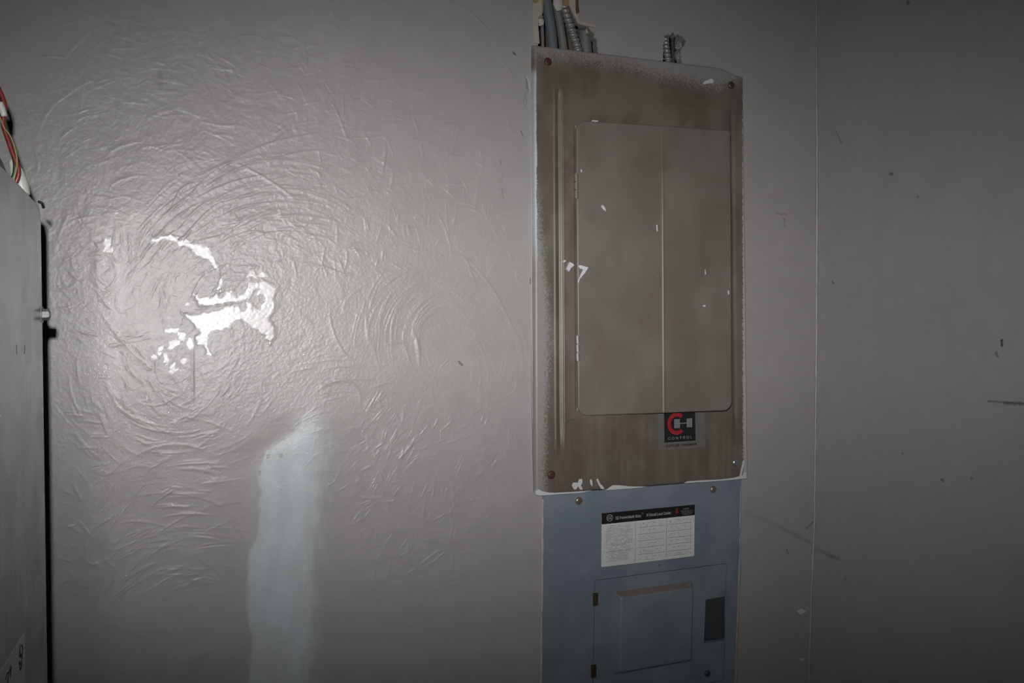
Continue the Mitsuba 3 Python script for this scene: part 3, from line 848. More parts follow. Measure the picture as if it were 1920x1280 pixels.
un = np.unique(np.r_[np.linspace(0, 0.005, 6), np.linspace(0.005, PW - 0.005, 170), np.linspace(PW - 0.005, PW, 6), np.linspace(U_G0 - 0.007, U_G1 + 0.007, 60), np.linspace(U_D0 - 0.005, U_D0 + 0.005, 30)])
vn = np.unique(np.r_[np.linspace(0, 0.005, 6), np.linspace(0.005, PH - 0.005, 240), np.linspace(PH - 0.005, PH, 6)])
UU, VV = np.meshgrid(un, vn)
hgt = cover_height(UU, VV)
s, t = UU / PW, VV / PH
bot = C_BL + (C_BR - C_BL) * s[..., None]
top = C_TL + (C_TR - C_TL) * s[..., None]
cv = bot + (top - bot) * t[..., None]
cv[..., 1] = -E - hgt
cv[..., 2] -= 0.011 * sst(PW - 0.055, PW, UU) * sst(PH - 0.05, PH, VV)        # the bent upper right corner
cv[..., 2] += 0.003 * (bump(UU, 0, 0.006) * bump(VV, 0, 0.006))
nv, nu = UU.shape
grid = cv.reshape(-1, 3)
i, j = np.meshgrid(np.arange(nv - 1), np.arange(nu - 1), indexing='ij')
a = (i * nu + j).ravel()
cf = [np.stack([a, a + 1, a + nu + 1], -1), np.stack([a, a + nu + 1, a + nu], -1)]
rim_idx = np.r_[np.arange(nu), np.arange(1, nv) * nu + nu - 1, (nv - 1) * nu + np.arange(nu - 2, -1, -1), np.arange(nv - 2, 0, -1) * nu]
back = grid[rim_idx].copy()
back[:, 1] = -0.0002
base = len(grid)
grid = np.vstack([grid, back])
m_ = len(rim_idx)
k = np.arange(m_)
cf += [np.stack([rim_idx, base + k, base + (k + 1) % m_], -1), np.stack([rim_idx, base + (k + 1) % m_, rim_idx[(k + 1) % m_]], -1)]
cover = trimesh.Trimesh(grid, np.vstack(cf), process=False)

PBL, PTL, PBR = C_BL, C_TL, C_BR


def cover_color(p, n, uv):
    v = (p.z - float(PBL[2])) / float(PTL[2] - PBL[2])
    u = p.x - (float(PBL[0]) + v * float(PTL[0] - PBL[0]))
    vm = p.z - float(PBL[2])
    tilt = float((C_TR[2] - C_TL[2]) / PW)
    g1 = nz(p.x * 1000, p.z * 1000)
    g2 = fb(p.x * 420, p.z * 420, 4.0)
    big = fb(p.x * 14, p.z * 14, 7.0)
    spray = (g1 - 0.5) * 0.9 + (g2 - 0.5) * 0.9
    streak = fb(p.x * 130, p.z * 9, 2.0)
    brown = mix(col(0.128, 0.108, 0.086), col(0.165, 0.145, 0.118), ss(0.3, 0.7, fb(p.x * 30, p.z * 18, 1.0)))
    # dirt that ran down below the door
    low = (1 - ss(0.08, 0.17, vm)) * ss(0.25, 0.65, streak)
    brown = mix(brown, col(0.095, 0.078, 0.058), low * 0.40)
    brown = mix(brown, col(0.20, 0.185, 0.16), ss(0.62, 0.8, fb(p.x * 60, p.z * 60, 12.0)) * 0.15)
    # wall paint oversprayed onto the rim, speckled where it thins out
    top_w = 0.014 + 0.020 * ss(0.10, 0.36, u) * (1 - ss(0.33, 0.39, u)) + 0.006 * (big - 0.5)
    mt = 1 - ss(-0.9, 0.9, (float(PH) - vm - top_w) / 0.016 + spray * 1.5)
    side_w = 0.0105 * ss(0.05, 0.30, float(PH) - vm) + 0.012 * ss(0.25, 0.45, float(PH) - vm) * (0.55 + 0.45 * ss(0.05, 0.25, vm)) + 0.004 * (big - 0.5)
    ms = (1 - ss(-0.9, 0.9, (u - side_w) / 0.009 + spray * 1.5)) * ss(0.14, 0.3, float(PH) - vm)
    m = dr.maximum(mt, ms)
    c = mix(brown, mi.Color3f(*(WALL_PAINT * 0.84).tolist()), m * 0.9)
    # bluish white brushed along the left and lower rims
    ew = 0.0042 + 0.004 * (fb(p.z * 60, p.x * 60, 3.0) - 0.5)
    me = (1 - ss(ew - 0.0008, ew + 0.0008, u + (g1 - 0.5) * 0.002)) * (1 - ss(0.27, 0.36, float(PH) - vm)) * ss(0.03, 0.05, float(PH) - vm)
    c = mix(c, col(0.48, 0.51, 0.53), me)
    mr = (1 - ss(0.001, 0.003, float(PW) - u + (g2 - 0.5) * 0.006))
    return mix(c, col(0.42, 0.40, 0.39), mr)


principled('tan_enamel', mikit.proc(cover_color), 0.42, spec=0.45)


def door_color(p, n, uv):
    c = mix(col(0.150, 0.134, 0.112), col(0.180, 0.166, 0.144), ss(0.3, 0.7, fb(p.x * 16, p.z * 11, 5.0)))
    c = mix(c, col(0.12, 0.085, 0.06), ss(0.5, 0.8, fb(p.x * 38, p.z * 26, 11.0)) * 0.16)
    sp = ss(0.93, 0.96, nz(p.x * 420, p.z * 420, 2.0))
    c = mix(c, col(0.26, 0.245, 0.21), sp * 0.25)
    return c


principled('door_enamel', mikit.proc(door_color), 0.40, spec=0.45)
add('breaker_panel__cover', cover, 'tan_enamel', smooth=35)
tag('breaker_panel', 'large tan breaker panel with a red and black emblem, above the blue-grey panel', 'electrical panel')

# its door hangs ajar on two hinges at the left
YD = -E - 0.0014
dl_t, dl_b = at(1079.5, 226, YD), at(1083, 779.5, YD)
AJAR = math.radians(5.2)
hx = (dl_t[0] + dl_b[0]) / 2
d_ = ray(1370.5, 640)
t_ = None
# width so that the free edge falls where the photograph shows it
for wtest in np.linspace(0.2, 0.4, 2001):
    q = np.array([hx + wtest * math.cos(AJAR), YD - wtest * math.sin(AJAR)]) - CAM[:2]
    if (q @ RIGHT[:2]) / (q @ AIM[:2]) * F + 960 > 1370.5:
        DW = wtest
        break
DH = dl_t[2] - dl_b[2]
crease_u = None
for wtest in np.linspace(0.05, 0.3, 2001):
    q = np.array([hx + wtest * math.cos(AJAR), YD - wtest * math.sin(AJAR)]) - CAM[:2]
    if (q @ RIGHT[:2]) / (q @ AIM[:2]) * F + 960 > 1241.5:
        crease_u = wtest
        break


def door_sheet(w, h, radii, thick, height_fn, nu=120, nvv=160, extra_u=()):
    """A sheet with rounded corners; local x across, z up, y out of the sheet's back (negative = front)."""
    rtl, rtr, rbl, rbr = radii
    vv = np.unique(np.r_[h * (1 - np.cos(np.linspace(0, np.pi, nvv))) / 2, np.linspace(0, max(rbl, rbr), 14), h - np.linspace(0, max(rtl, rtr), 14)])
    lb = np.zeros_like(vv)
    rb = np.full_like(vv, w)
    for r, tp, lf in ((rtl, 1, 1), (rtr, 1, 0), (rbl, 0, 1), (rbr, 0, 0)):
        if r <= 0:
            continue
        dd = np.clip(r - ((h - vv) if tp else vv), 0, r)
        ins = r - np.sqrt(np.maximum(r * r - dd * dd, 0))
        if lf:
            lb = np.maximum(lb, ins)
        else:
            rb = np.minimum(rb, w - ins)
    base = np.unique(np.r_[np.linspace(0, 1, nu), np.linspace(0, 0.02, 8), 1 - np.linspace(0, 0.02, 8), [e / w for e in extra_u]])
    x = lb[:, None] + (rb - lb)[:, None] * base[None]
    z = np.repeat(vv[:, None], len(base), 1)
    ed = np.minimum.reduce([x - lb[:, None], rb[:, None] - x, z, h - z])
    y = -thick - height_fn(x, z) + 0.0015 * np.clip(1 - ed / 0.002, 0, 1) ** 2
    fr = np.stack([x, y, z], -1).reshape(-1, 3)
    bk = np.stack([x, np.zeros_like(x), z], -1).reshape(-1, 3)
    nvv_, nu_ = x.shape
    i, j = np.meshgrid(np.arange(nvv_ - 1), np.arange(nu_ - 1), indexing='ij')
    a = (i * nu_ + j).ravel()
    f1 = np.vstack([np.stack([a, a + 1, a + nu_ + 1], -1), np.stack([a, a + nu_ + 1, a + nu_], -1)])
    o = len(fr)
    rim = np.r_[np.arange(nu_), np.arange(1, nvv_) * nu_ + nu_ - 1, (nvv_ - 1) * nu_ + np.arange(nu_ - 2, -1, -1), np.arange(nvv_ - 2, 0, -1) * nu_]
    k2 = np.roll(rim, -1)
    f = np.vstack([f1, f1[:, ::-1] + o, np.stack([rim, rim + o, k2 + o], -1), np.stack([rim, k2 + o, k2], -1)])
    return trimesh.Trimesh(np.vstack([fr, bk]), f, process=False)


def door_h(x, z):
    rise = sst(0.03, 0.22, z) * 0 + (1 - sst(0.30, 0.46, z))
    h = (meshkit.fbm(P3(x * 7, z * 7), 2, 21) - 0.5) * 0.0016
    h += 0.0009 * bump(x, crease_u, 0.0018) * (0.35 + 0.65 * rise)
    h += 0.0040 * (1 - np.abs(x - crease_u) / 0.2) * np.where(np.abs(x - crease_u) < 0.2, 1, 0)
    return h


door = door_sheet(DW, DH, (0.016, 0.008, 0.016, 0.016), 0.0012, door_h, extra_u=np.linspace(crease_u - 0.006, crease_u + 0.006, 25))
R2 = np.array([[math.cos(AJAR), math.sin(AJAR), 0], [-math.sin(AJAR), math.cos(AJAR), 0], [0, 0, 1]])
door_at = np.array([hx, YD, dl_b[2]])


def door_place(v):
    return np.asarray(v) @ R2.T + door_at


lean = (dl_t[0] - dl_b[0]) / DH
dv = np.array(door.vertices)
dv[:, 0] += (dv[:, 2] - DH / 2) * lean
door = trimesh.Trimesh(door_place(dv), door.faces, process=False)
add('breaker_panel__door', door, 'door_enamel', smooth=35, label='tan door standing slightly ajar, with a vertical crease')
for py, m in ((349, 'door_enamel'), (653, 'conduit_metal')):
    c = at(1080.5 if py < 400 else 1083, py, YD - 0.0035)
    segs = []
    for dz in (-0.0135, 0.0, 0.0135):
        cyl = trimesh.creation.cylinder(0.0036, 0.0112, sections=16)
        cyl.apply_translation((c[0], c[1], c[2] + dz))
        segs.append(cyl)
    pin = trimesh.creation.cylinder(0.0016, 0.042, sections=10)
    pin.apply_translation(c)
    add(num('breaker_panel__door__hinge'), trimesh.util.concatenate(segs + [pin]), m, smooth=40, label='hinge knuckle at the left edge')
for (px, py), mat, r, lab in (((1027, 116), 'rust_screw', .0062, 'rusty screw, upper left'), ((1371, 160), 'dark_screw', .0062, 'dark screw, upper right'),
                              ((1033.5, 890), 'rust_screw', .0064, 'rusty screw, lower left'), ((1379, 867), 'steel_screw', .0062, 'bright screw, lower right')):
    add(num('breaker_panel__screw'), dome_screw(at(px, py, -E - 0.0002), r, 0.0032), mat, smooth=35, label=lab)
# small nick of the door recess at its lower left corner
add('breaker_panel__recess_corner', tube(pp([(1061, 797), (1062, 792), (1066, 788.5), (1077, 788.5)], -E - 0.0006), 0.0008, 8, step=0.002), 'black_rubber', smooth=True, label='dark nick of the door recess')

# emblem sticker under the door
YS = -E - 0.0036
scene['film'] = {'type': 'twosided', 'b': {'type': 'principled', 'base_color': rgb([0.105, 0.099, 0.092]), 'roughness': 0.35, 'specular': 0.5}}
fs = Frame((1233, 772), (1321, 767.5), (1234, 845), YS)
add('breaker_panel__sticker', fs.box(0, 0, fs.w, fs.h, -0.002, 0.0002), 'film', label='clear film sticker carrying the emblem')
fb_ = Frame((1245, 768), (1303, 765), (1246, 829.5), YS - 0.0003)
fb_h = fb_.h
add('breaker_panel__sticker__emblem_field', fb_.box(0, 0, fb_.w, fb_.h, -0.0002, 0.0002), 'black_print', label='black square of the emblem')
W_ = fb_.w
cxe, cye, ro, ri = W_ * 0.40, fb_h * 0.555, W_ * 0.305, W_ * 0.195
ang = np.radians(np.linspace(48, 312, 40))
cring = [(cxe + ro * math.cos(q), cye + ro * 1.02 * math.sin(q)) for q in ang] + [(cxe + ri * math.cos(q), cye + ri * 1.02 * math.sin(q)) for q in ang[::-1]]
add('breaker_panel__sticker__letter_c', fb_.poly(cring, 0.0002, 0.0004), 'red_print', label='red letter C')
hb = W_ * 0.155
hparts = [fb_.box(W_ * 0.315, cye - W_ * 0.125, W_ * 0.315 + hb * 1.2, cye + W_ * 0.125, 0.0002, 0.0005), fb_.box(W_ * 0.72, cye - W_ * 0.12, W_ * 0.72 + hb * 1.15, cye + W_ * 0.13, 0.0002, 0.0005),
          fb_.box(W_ * 0.5, cye - W_ * 0.012, W_ * 0.72, cye + W_ * 0.018, 0.0002, 0.0005)]
add('breaker_panel__sticker__letter_h', trimesh.util.concatenate(hparts), 'grey_print', label='grey letter H')
add('breaker_panel__sticker__lettering', fb_.text('CONTROL', W_ * 0.11, fb_h * 0.075, W_ * 0.78, W_ * 0.075, 0.0002, True, spread=0.45), 'grey_print', label='small grey word CONTROL')
add('breaker_panel__sticker__lettering_001', fs.text('CUTLER-HAMMER', fs.w * 0.165, fs.h * 0.075, fs.w * 0.65, fs.h * 0.062, 0.0002, True), 'black_print', label='small dark words under the emblem')

# paint drips and flecks on the panel
FLECKS = [([(1318, 155), (1322, 152), (1328, 150), (1333, 147), (1338, 150), (1337, 156), (1329, 156), (1321, 158)], -E - .0010), ([(1101, 200), (1104, 198), (1104, 205), (1101, 205)], -E - .001),
          ([(1062, 504), (1068, 491), (1073, 493), (1077, 497), (1070, 503), (1067, 509)], -E - .0045), ([(1055, 489), (1060, 487), (1061, 490), (1057, 492)], -E - .0045),
          ([(1004, 921), (1010, 917), (1017, 921), (1028, 923), (1042, 923.5), (1060, 922.5), (1085, 921), (1110, 919.5), (1085, 924), (1050, 926), (1010, 929), (1005, 927)], -E - .0006),
          ([(1072, 909), (1076, 904), (1083, 905), (1086, 898), (1091, 897), (1092, 904), (1089, 910), (1093, 917), (1088, 918), (1084, 911), (1080, 917), (1076, 917)], -E - .0006),
          ([(1106, 900), (1109, 898), (1111, 905), (1110, 912), (1107, 907)], -E - .0006), ([(1118, 898), (1121, 897), (1125, 906), (1131, 912), (1134, 917), (1127, 916), (1122, 908)], -E - .0006),
          ([(1143, 913), (1150, 909), (1163, 909.5), (1180, 911.5), (1213, 912), (1195, 914.5), (1160, 917), (1135, 918.5), (1140, 916)], -E - .0006),
          ([(1283, 905.5), (1288, 902), (1310, 900.5), (1350, 898.5), (1375, 895.5), (1392, 891), (1397, 884), (1399, 886), (1399, 894), (1401, 896.5), (1370, 899.5), (1330, 902.5)], -E - .0006),
          ([(1393, 864), (1396, 862), (1390, 892), (1387, 892)], -E - .0006)]
for pts, y in FLECKS:
    add(num('breaker_panel__paint_smear'), prism(xz(pts, y), y + 0.004, y - 0.0003), 'white_paint', label='white paint smear')


def on_door(px, py, extra=0.0):
    """Point of the ajar door's front that the spot of the photograph shows."""
    nrm = R2 @ np.array([0, -1.0, 0])
    o = door_at + nrm * (0.0012 + extra)
    d = ray(px, py)
    return CAM + d * ((o - CAM) @ nrm) / (d @ nrm)


for pts in ([(1127, 386), (1131, 384), (1135, 390), (1137, 396), (1132, 393)], [(1084, 497), (1090, 497), (1104, 501), (1097, 512), (1088, 522), (1085, 532), (1084, 527), (1089, 515), (1094, 505), (1088, 503)],
            [(1089, 317), (1092, 318), (1092, 323), (1090, 322)], [(1230, 422), (1232, 421), (1233, 433), (1231, 434)], [(1318, 572), (1323, 571), (1323, 575), (1319, 575)], [(1365, 545), (1367, 544), (1368, 551), (1366, 552)], [(1111, 225), (1124, 226), (1120, 228), (1110, 227)], [(1322, 505), (1323, 505), (1324, 514), (1322, 514)]):
    v = np.array([on_door(a, b, 0.0035) for a, b in pts])
    v2 = v + np.array([0, 0.004, 0])
    loc = (v - door_at) @ R2
    poly = sg.Polygon(loc[:, [0, 2]]).buffer(0)
    poly = poly if poly.geom_type == 'Polygon' else max(poly.geoms, key=lambda g: g.area)
    m = trimesh.creation.extrude_polygon(poly, 0.0038, engine='earcut')
    lv = np.column_stack([m.vertices[:, 0], -0.0012 - np.interp(m.vertices[:, 0], [0, crease_u, DW], [0.0017, 0.0042, 0.0022]) - 0.0004 + m.vertices[:, 2], m.vertices[:, 1]])
    mm = trimesh.Trimesh(door_place(lv), m.faces, process=False)
    mm.fix_normals()
    add(num('breaker_panel__door__paint_fleck'), mm, 'white_paint', label='white paint fleck')

# ------------------------------------------------------------------ the blue-grey sub-panel below
G = 0.0055


def blue_color(p, n, uv):
    c = mix(col(0.178, 0.214, 0.256), col(0.212, 0.250, 0.290), ss(0.3, 0.7, fb(p.x * 25, p.z * 25, 3.0)))
    sp = ss(0.955, 0.98, nz(p.x * 170, p.z * 170, 6.0))
    return mix(c, col(0.03, 0.035, 0.045), sp * 0.4)


def pan_color(p, n, uv):
    c = mix(col(0.178, 0.214, 0.256), col(0.212, 0.250, 0.290), ss(0.3, 0.7, fb(p.x * 25, p.z * 25, 3.0)))
    dust = ss(0.35, 0.75, n.z) * ss(0.2, 0.45, fb(p.x * 180, p.z * 120, p.y * 180))
    return mix(c, col(0.21, 0.155, 0.135), dust * 0.9)


principled('blue_enamel', mikit.proc(blue_color), 0.42, spec=0.45)
principled('dusty_blue_enamel', mikit.proc(pan_color), 0.42, spec=0.45)
tag('breaker_panel_001', 'smaller blue-grey breaker panel with a white circuit chart, below the tan panel', 'electrical panel')
g_out = xz([(1019, 900), (1390, 880), (1386, 1060), (1377, 1290), (1372, 1420), (1012, 1460), (1015.5, 1280), (1017, 1100)], -G)
g_out[0, 1], g_out[1, 1] = C_BL[2] - 0.0012, C_BR[2] - 0.0012
door_px = [(1115.5, 1088.5), (1362, 1056.5), (1357, 1274), (1111.5, 1318)]
latch_px = [(1323, 1124), (1363, 1117), (1360.5, 1200), (1320, 1206)]


def ring_plate(outer, holes, y_back, y_front):
    p = sg.Polygon(outer).buffer(-0.002).buffer(0.002)
    for h in holes:
        p = p.difference(h)
    m = trimesh.creation.extrude_polygon(p, abs(y_front - y_back), engine='earcut')
    v = m.vertices
    m = trimesh.Trimesh(np.column_stack([v[:, 0], y_back - v[:, 2], v[:, 1]]), m.faces, process=False)
    m.fix_normals()
    return m


door_hole = sg.Polygon(xz(door_px, -G)).buffer(0.0010)
add('breaker_panel_001__cover', ring_plate(g_out, [door_hole], -0.0002, -G), 'blue_enamel')
latch_hole = sg.Polygon(xz(latch_px, -G - 0.0006)).buffer(-0.002).buffer(0.002)
add('breaker_panel_001__door', ring_plate(xz(door_px, -G - 0.0006), [latch_hole], -0.0006, -G - 0.0006), 'blue_enamel', label='flat door with a raised field')
add('breaker_panel_001__recess', prism(xz([(1100, 1070), (1372, 1040), (1368, 1290), (1100, 1340)], -0.0004), 0.0, -0.0005), 'blue_enamel', label='recess behind the door')
lp = xz(latch_px, -G - 0.0006)
lat = trimesh.util.concatenate([prism(np.array(lp), -0.0006, -0.0012)])
principled('latch_metal', [0.05, 0.055, 0.055], 0.5)
add('breaker_panel_001__latch', plate(inset(outline(lp, 0.002, 60), 0.0012), -0.0008, -0.0022, 0.0005, n=60), 'latch_metal', smooth=30, label='dark recessed latch')
add('breaker_panel_001__latch__slide', plate(xz([(1324, 1168), (1359, 1162), (1358.5, 1197), (1322, 1202)], -0.0032), -0.002, -0.0036, 0.0006, 0.002, n=60), 'latch_metal', smooth=30, label='dark latch slide')
pan = plate(xz([(1151, 1109), (1299, 1089), (1296, 1239), (1150, 1265)], -G - 0.0006), -G, -G - 0.0125, 0.0018, 0.004, n=200, slope=0.0075)
add('breaker_panel_001__door__raised_field', pan, 'dusty_blue_enamel', smooth=32, label='raised square field with brown dust on its upper slope')
for px, py in ((1116.5, 1123), (1113, 1258)):
    c = at(px, py, -G - 0.001)
    m = trimesh.creation.box((0.0085, 0.0022, 0.0205))
    m.apply_translation(c)
    kn = trimesh.creation.cylinder(0.0018, 0.0200, sections=12)
    kn.apply_translation((c[0] - 0.002, c[1] - 0.001, c[2]))
    add(num('breaker_panel_001__hinge'), trimesh.util.concatenate([m, kn]), 'brass_hinge', smooth=30, label='dark brass hinge')
for (px, py), r in (((1085, 938.5), .0060), ((1337, 917), .0058), ((1326, 1262), .0055)):
    mat = 'brass_screw' if py < 1000 else 'dark_screw'
    y = -G - (0.0008 if py > 1000 else 0)
    add(num('breaker_panel_001__screw'), dome_screw(at(px, py, y), r, 0.0032, tilt=0.9), mat, smooth=35, label='brass screw' if py < 1000 else 'dark screw near the lower right corner')

# wall paint run up against both sides of the blue panel
for side_, pts, r in ((0, [(1017.5, 934), (1017, 1000), (1016.5, 1100), (1015, 1200), (1013.5, 1300), (1012, 1400)], 0.0026), (1, [(1389, 906), (1387, 980), (1386, 1060), (1382, 1160), (1378, 1290), (1374, 1400)], 0.0030)):
    q = np.array(pp(pts, -0.0036))
    zz_ = np.arange(q[-1, 2], q[0, 2], 0.003)[::-1]
    path_ = np.stack([np.interp(-zz_, -q[:, 2], q[:, 0]) + (0.0012 if side_ else 0.0004) * (meshkit.noise(P3(zz_ * 45, zz_ * 0 + side_), 4) - 0.5), np.full_like(zz_, -0.0036), zz_], -1)
    rad_ = r * (0.7 + 0.9 * (meshkit.fbm(P3(zz_ * 60, zz_ * 0 + side_), 3, 8) - 0.3))
    add(num('breaker_panel_001__paint_bead'), tube(path_, rad_.tolist(), 8, step=0.003), 'wall_paint' if side_ else 'bare_caulk', smooth=True, label='wall paint run along the edge of the cover')

# circuit chart
fc = Frame((1128, 962), (1302.5, 945.5), (1127, 1063), -G)
add('breaker_panel_001__chart', fc.poly(np.array(sg.box(0, 0, fc.w, fc.h).buffer(-0.003).buffer(0.003).exterior.coords), 0, 0.0003), 'sticker_paper', label='white circuit chart sticker')
w, h = fc.w, fc.h
hb0 = h * 0.795
add('breaker_panel_001__chart__header', fc.poly(np.array(sg.box(0, hb0, w, h).union(sg.box(0, hb0, w, h)).buffer(-0.001).buffer(0.001).exterior.coords), 0.0003, 0.0005), 'black_print', label='black header')
ringo = sg.Point(w * 0.083, hb0 + (h - hb0) * 0.52).buffer(h * 0.065)
ringi = sg.Point(w * 0.083, hb0 + (h - hb0) * 0.52).buffer(h * 0.054)
m = trimesh.creation.extrude_polygon(ringo.difference(ringi), 0.0002, engine='earcut')
m.apply_translation((0, 0, 0.0005))
add('breaker_panel_001__chart__monogram', trimesh.util.concatenate([fc.put(m), fc.text('GE', w * 0.083 - h * 0.040, hb0 + (h - hb0) * 0.52 - h * 0.028, h * 0.08, h * 0.056, 0.0005, False)]), 'white_print', label='round white monogram GE')
add('breaker_panel_001__chart__lettering', fc.text('GE PowerMark Gold', w * 0.142, hb0 + h * 0.062, w * 0.268, h * 0.052, 0.0005, True), 'white_print', label='white words GE PowerMark Gold')
add('breaker_panel_001__chart__lettering_001', fc.text('8 Circuit Load Center', w * 0.47, hb0 + h * 0.064, w * 0.265, h * 0.050, 0.0005, True), 'white_print', label='white words 8 Circuit Load Center')
add('breaker_panel_001__chart__lettering_002', fc.text('TM', w * 0.415, hb0 + h * 0.122, w * 0.02, h * 0.022, 0.0005), 'white_print', label='white TM mark')
bolt = [(0.785, 0.02), (0.80, 0.075), (0.785, 0.075), (0.797, 0.165), (0.812, 0.165), (0.806, 0.105), (0.818, 0.105)]
add('breaker_panel_001__chart__bolt_sign', fc.poly([(a * w, hb0 + b * h) for a, b in bolt], 0.0005, 0.0007), 'red_print', label='red bolt sign')
warn = [fc.text('DANGER', w * 0.873, hb0 + h * 0.128, w * 0.06, h * 0.026, 0.0005, True)]
for q in range(4):
    warn.append(fc.box(w * (0.845 + 0.006 * q), hb0 + h * (0.098 - 0.024 * q), w * (0.975 - 0.008 * (q % 2)), hb0 + h * (0.107 - 0.024 * q), 0.0005, 0.0006))
add('breaker_panel_001__chart__warning_print', trimesh.util.concatenate(warn), 'grey_print', label='small grey warning print')
lines = [fc.box(w * 0.352, h * 0.01, w * 0.3555, hb0, 0.0003, 0.0005), fc.box(w * 0.688, h * 0.05, w * 0.6915, hb0, 0.0003, 0.0005)]
for q in range(5):
    v0 = hb0 - h * (0.135 + 0.128 * q)
    for c0, c1 in ((0.38, 0.668), (0.70, 0.965)):
        lines.append(fc.box(w * c0, v0, w * c1, v0 + h * 0.009, 0.0003, 0.0005))
for v0 in (0.648, 0.398, 0.27):
    lines.append(fc.box(w * 0.03, h * v0, w * 0.335, h * (v0 + 0.006), 0.0003, 0.0005))
add('breaker_panel_001__chart__rule', trimesh.util.concatenate(lines), 'rule_print', label='thin grey table rules')
g = np.random.default_rng(5)
fine = []


def words(u0, u1, v0, hh_, dens=0.75):
    u = u0
    while u < u1:
        ln = g.uniform(0.008, 0.03)
        if g.random() < dens:
            fine.append(fc.box(w * u, h * v0, w * min(u + ln, u1), h * (v0 + hh_), 0.0003, 0.00045))
        u += ln + 0.006


for v0 in (0.745, 0.72, 0.695, 0.67):
    words(0.06, 0.30, v0, 0.010, 0.8)
for q in range(10):
    words(0.04, 0.325, 0.625 - 0.0235 * q, 0.010, 0.75)
words(0.10, 0.26, 0.368, 0.02, 1)
for q in range(10):
    words(0.05 + 0.02 * (q % 3), 0.31 - 0.015 * (q % 2), 0.335 - 0.028 * q, 0.012, 0.85)
for q in range(6):
    v0 = hb0 - h * 0.0 - 0
    for c0, c1 in ((0.43, 0.64), (0.73, 0.93)):
        words(c0, c1, 0.795 - 0.10 - 0.128 * q + 0.035, 0.012, 0.5)
        words(c0 - 0.02, c1, 0.795 - 0.10 - 0.128 * q + 0.005, 0.008, 0.4)
    fine.append(fc.box(w * 0.405, h * (0.70 - 0.128 * q), w * 0.413, h * (0.73 - 0.128 * q), 0.0003, 0.0005))
    fine.append(fc.box(w * 0.952, h * (0.70 - 0.128 * q), w * 0.959, h * (0.73 - 0.128 * q), 0.0003, 0.0005))
words(0.38, 0.56, 0.035, 0.014, 0.8)
words(0.72, 0.90, 0.055, 0.014, 0.8)
fine.append(fc.box(w * 0.722, h * 0.705, w * 0.74, h * 0.735, 0.0003, 0.0005))
add('breaker_panel_001__chart__fine_print', trimesh.util.concatenate(fine), 'faint_print')
labels['breaker_panel_001__chart__fine_print'] = {'label': 'rows of tiny grey print', 'kind': 'stuff'}

# ------------------------------------------------------------------ the equipment cabinet at the left edge
XS, GAP = -0.1366, 0.282                               # its side stands square to the wall, its far edge 28 cm off it


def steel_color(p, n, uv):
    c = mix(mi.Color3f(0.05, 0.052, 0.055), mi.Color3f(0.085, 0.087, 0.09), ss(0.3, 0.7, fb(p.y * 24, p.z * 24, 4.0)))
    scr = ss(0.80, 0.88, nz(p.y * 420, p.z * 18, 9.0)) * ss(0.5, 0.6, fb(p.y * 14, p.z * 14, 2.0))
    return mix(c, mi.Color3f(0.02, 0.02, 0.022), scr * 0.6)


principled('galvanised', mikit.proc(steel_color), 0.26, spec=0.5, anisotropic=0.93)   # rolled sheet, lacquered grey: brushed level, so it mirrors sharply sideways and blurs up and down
tz_ = atx(72, 381, XS)
side_top = tz_[2] - 0.0
edge_y = -GAP
ze = lambda py: atx(81, py, XS)[2]
zt = ze(386)
prof = [(-1.02, 0.0), (edge_y, 0.0), (edge_y, zt - 0.020)]
for q in np.linspace(0, 90, 7):
    prof.append((edge_y - 0.014 + 0.014 * math.cos(math.radians(q)), zt - 0.020 + 0.016 * math.sin(math.radians(q))))
prof += [(edge_y - 0.09, zt - 0.001), (-1.02, zt + 0.006)]
BEND = 0.022                                           # the thin sheet is oil-canned: it bows a few millimetres between its edges


def bow(y):
    return BEND * 0.45 / math.pi * (1 - np.cos(math.pi * np.clip(edge_y - y, 0, 0.72) / 0.45)) * np.clip((y + 1.02) / 0.02, 0, 1)


ys_ = np.unique(np.r_[edge_y - 0.014 * (1 - np.cos(np.linspace(0, np.pi / 2, 9))), np.linspace(edge_y - 0.014, -1.02, 90)])
ztop = np.interp(ys_, [q[0] for q in prof[1:]][::-1], [q[1] for q in prof[1:]][::-1])
ztop[-1] = zt - 0.020
ts_ = np.linspace(0, 1, 40)
front_ = np.stack([np.repeat((XS + bow(ys_))[None], 40, 0), np.repeat(ys_[None], 40, 0), ts_[:, None] * ztop[None]], -1)
back_ = front_ - np.array([0.0012, 0, 0])
nz_, ny_ = 40, len(ys_)
i, j = np.meshgrid(np.arange(nz_ - 1), np.arange(ny_ - 1), indexing='ij')
a = (i * ny_ + j).ravel()
f1 = np.vstack([np.stack([a, a + 1, a + ny_ + 1], -1), np.stack([a, a + ny_ + 1, a + ny_], -1)])
o = nz_ * ny_
rim = np.r_[np.arange(ny_), np.arange(1, nz_) * ny_ + ny_ - 1, (nz_ - 1) * ny_ + np.arange(ny_ - 2, -1, -1), np.arange(nz_ - 2, 0, -1) * ny_]
k2 = np.roll(rim, -1)
n2 = len(rim)
vs_ = np.vstack([front_.reshape(-1, 3), back_.reshape(-1, 3), front_.reshape(-1, 3)[rim], back_.reshape(-1, 3)[rim]])
e0 = 2 * o + np.arange(n2)
e1 = 2 * o + (np.arange(n2) + 1) % n2
side = trimesh.Trimesh(vs_, np.vstack([f1, f1[:, ::-1] + o, np.stack([e0, e0 + n2, e1 + n2], -1), np.stack([e0, e1 + n2, e1], -1)]), process=False)
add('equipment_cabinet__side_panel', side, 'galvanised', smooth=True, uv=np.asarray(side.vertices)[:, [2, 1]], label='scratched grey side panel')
bk = trimesh.creation.box((0.5, 0.001, zt - 0.07))
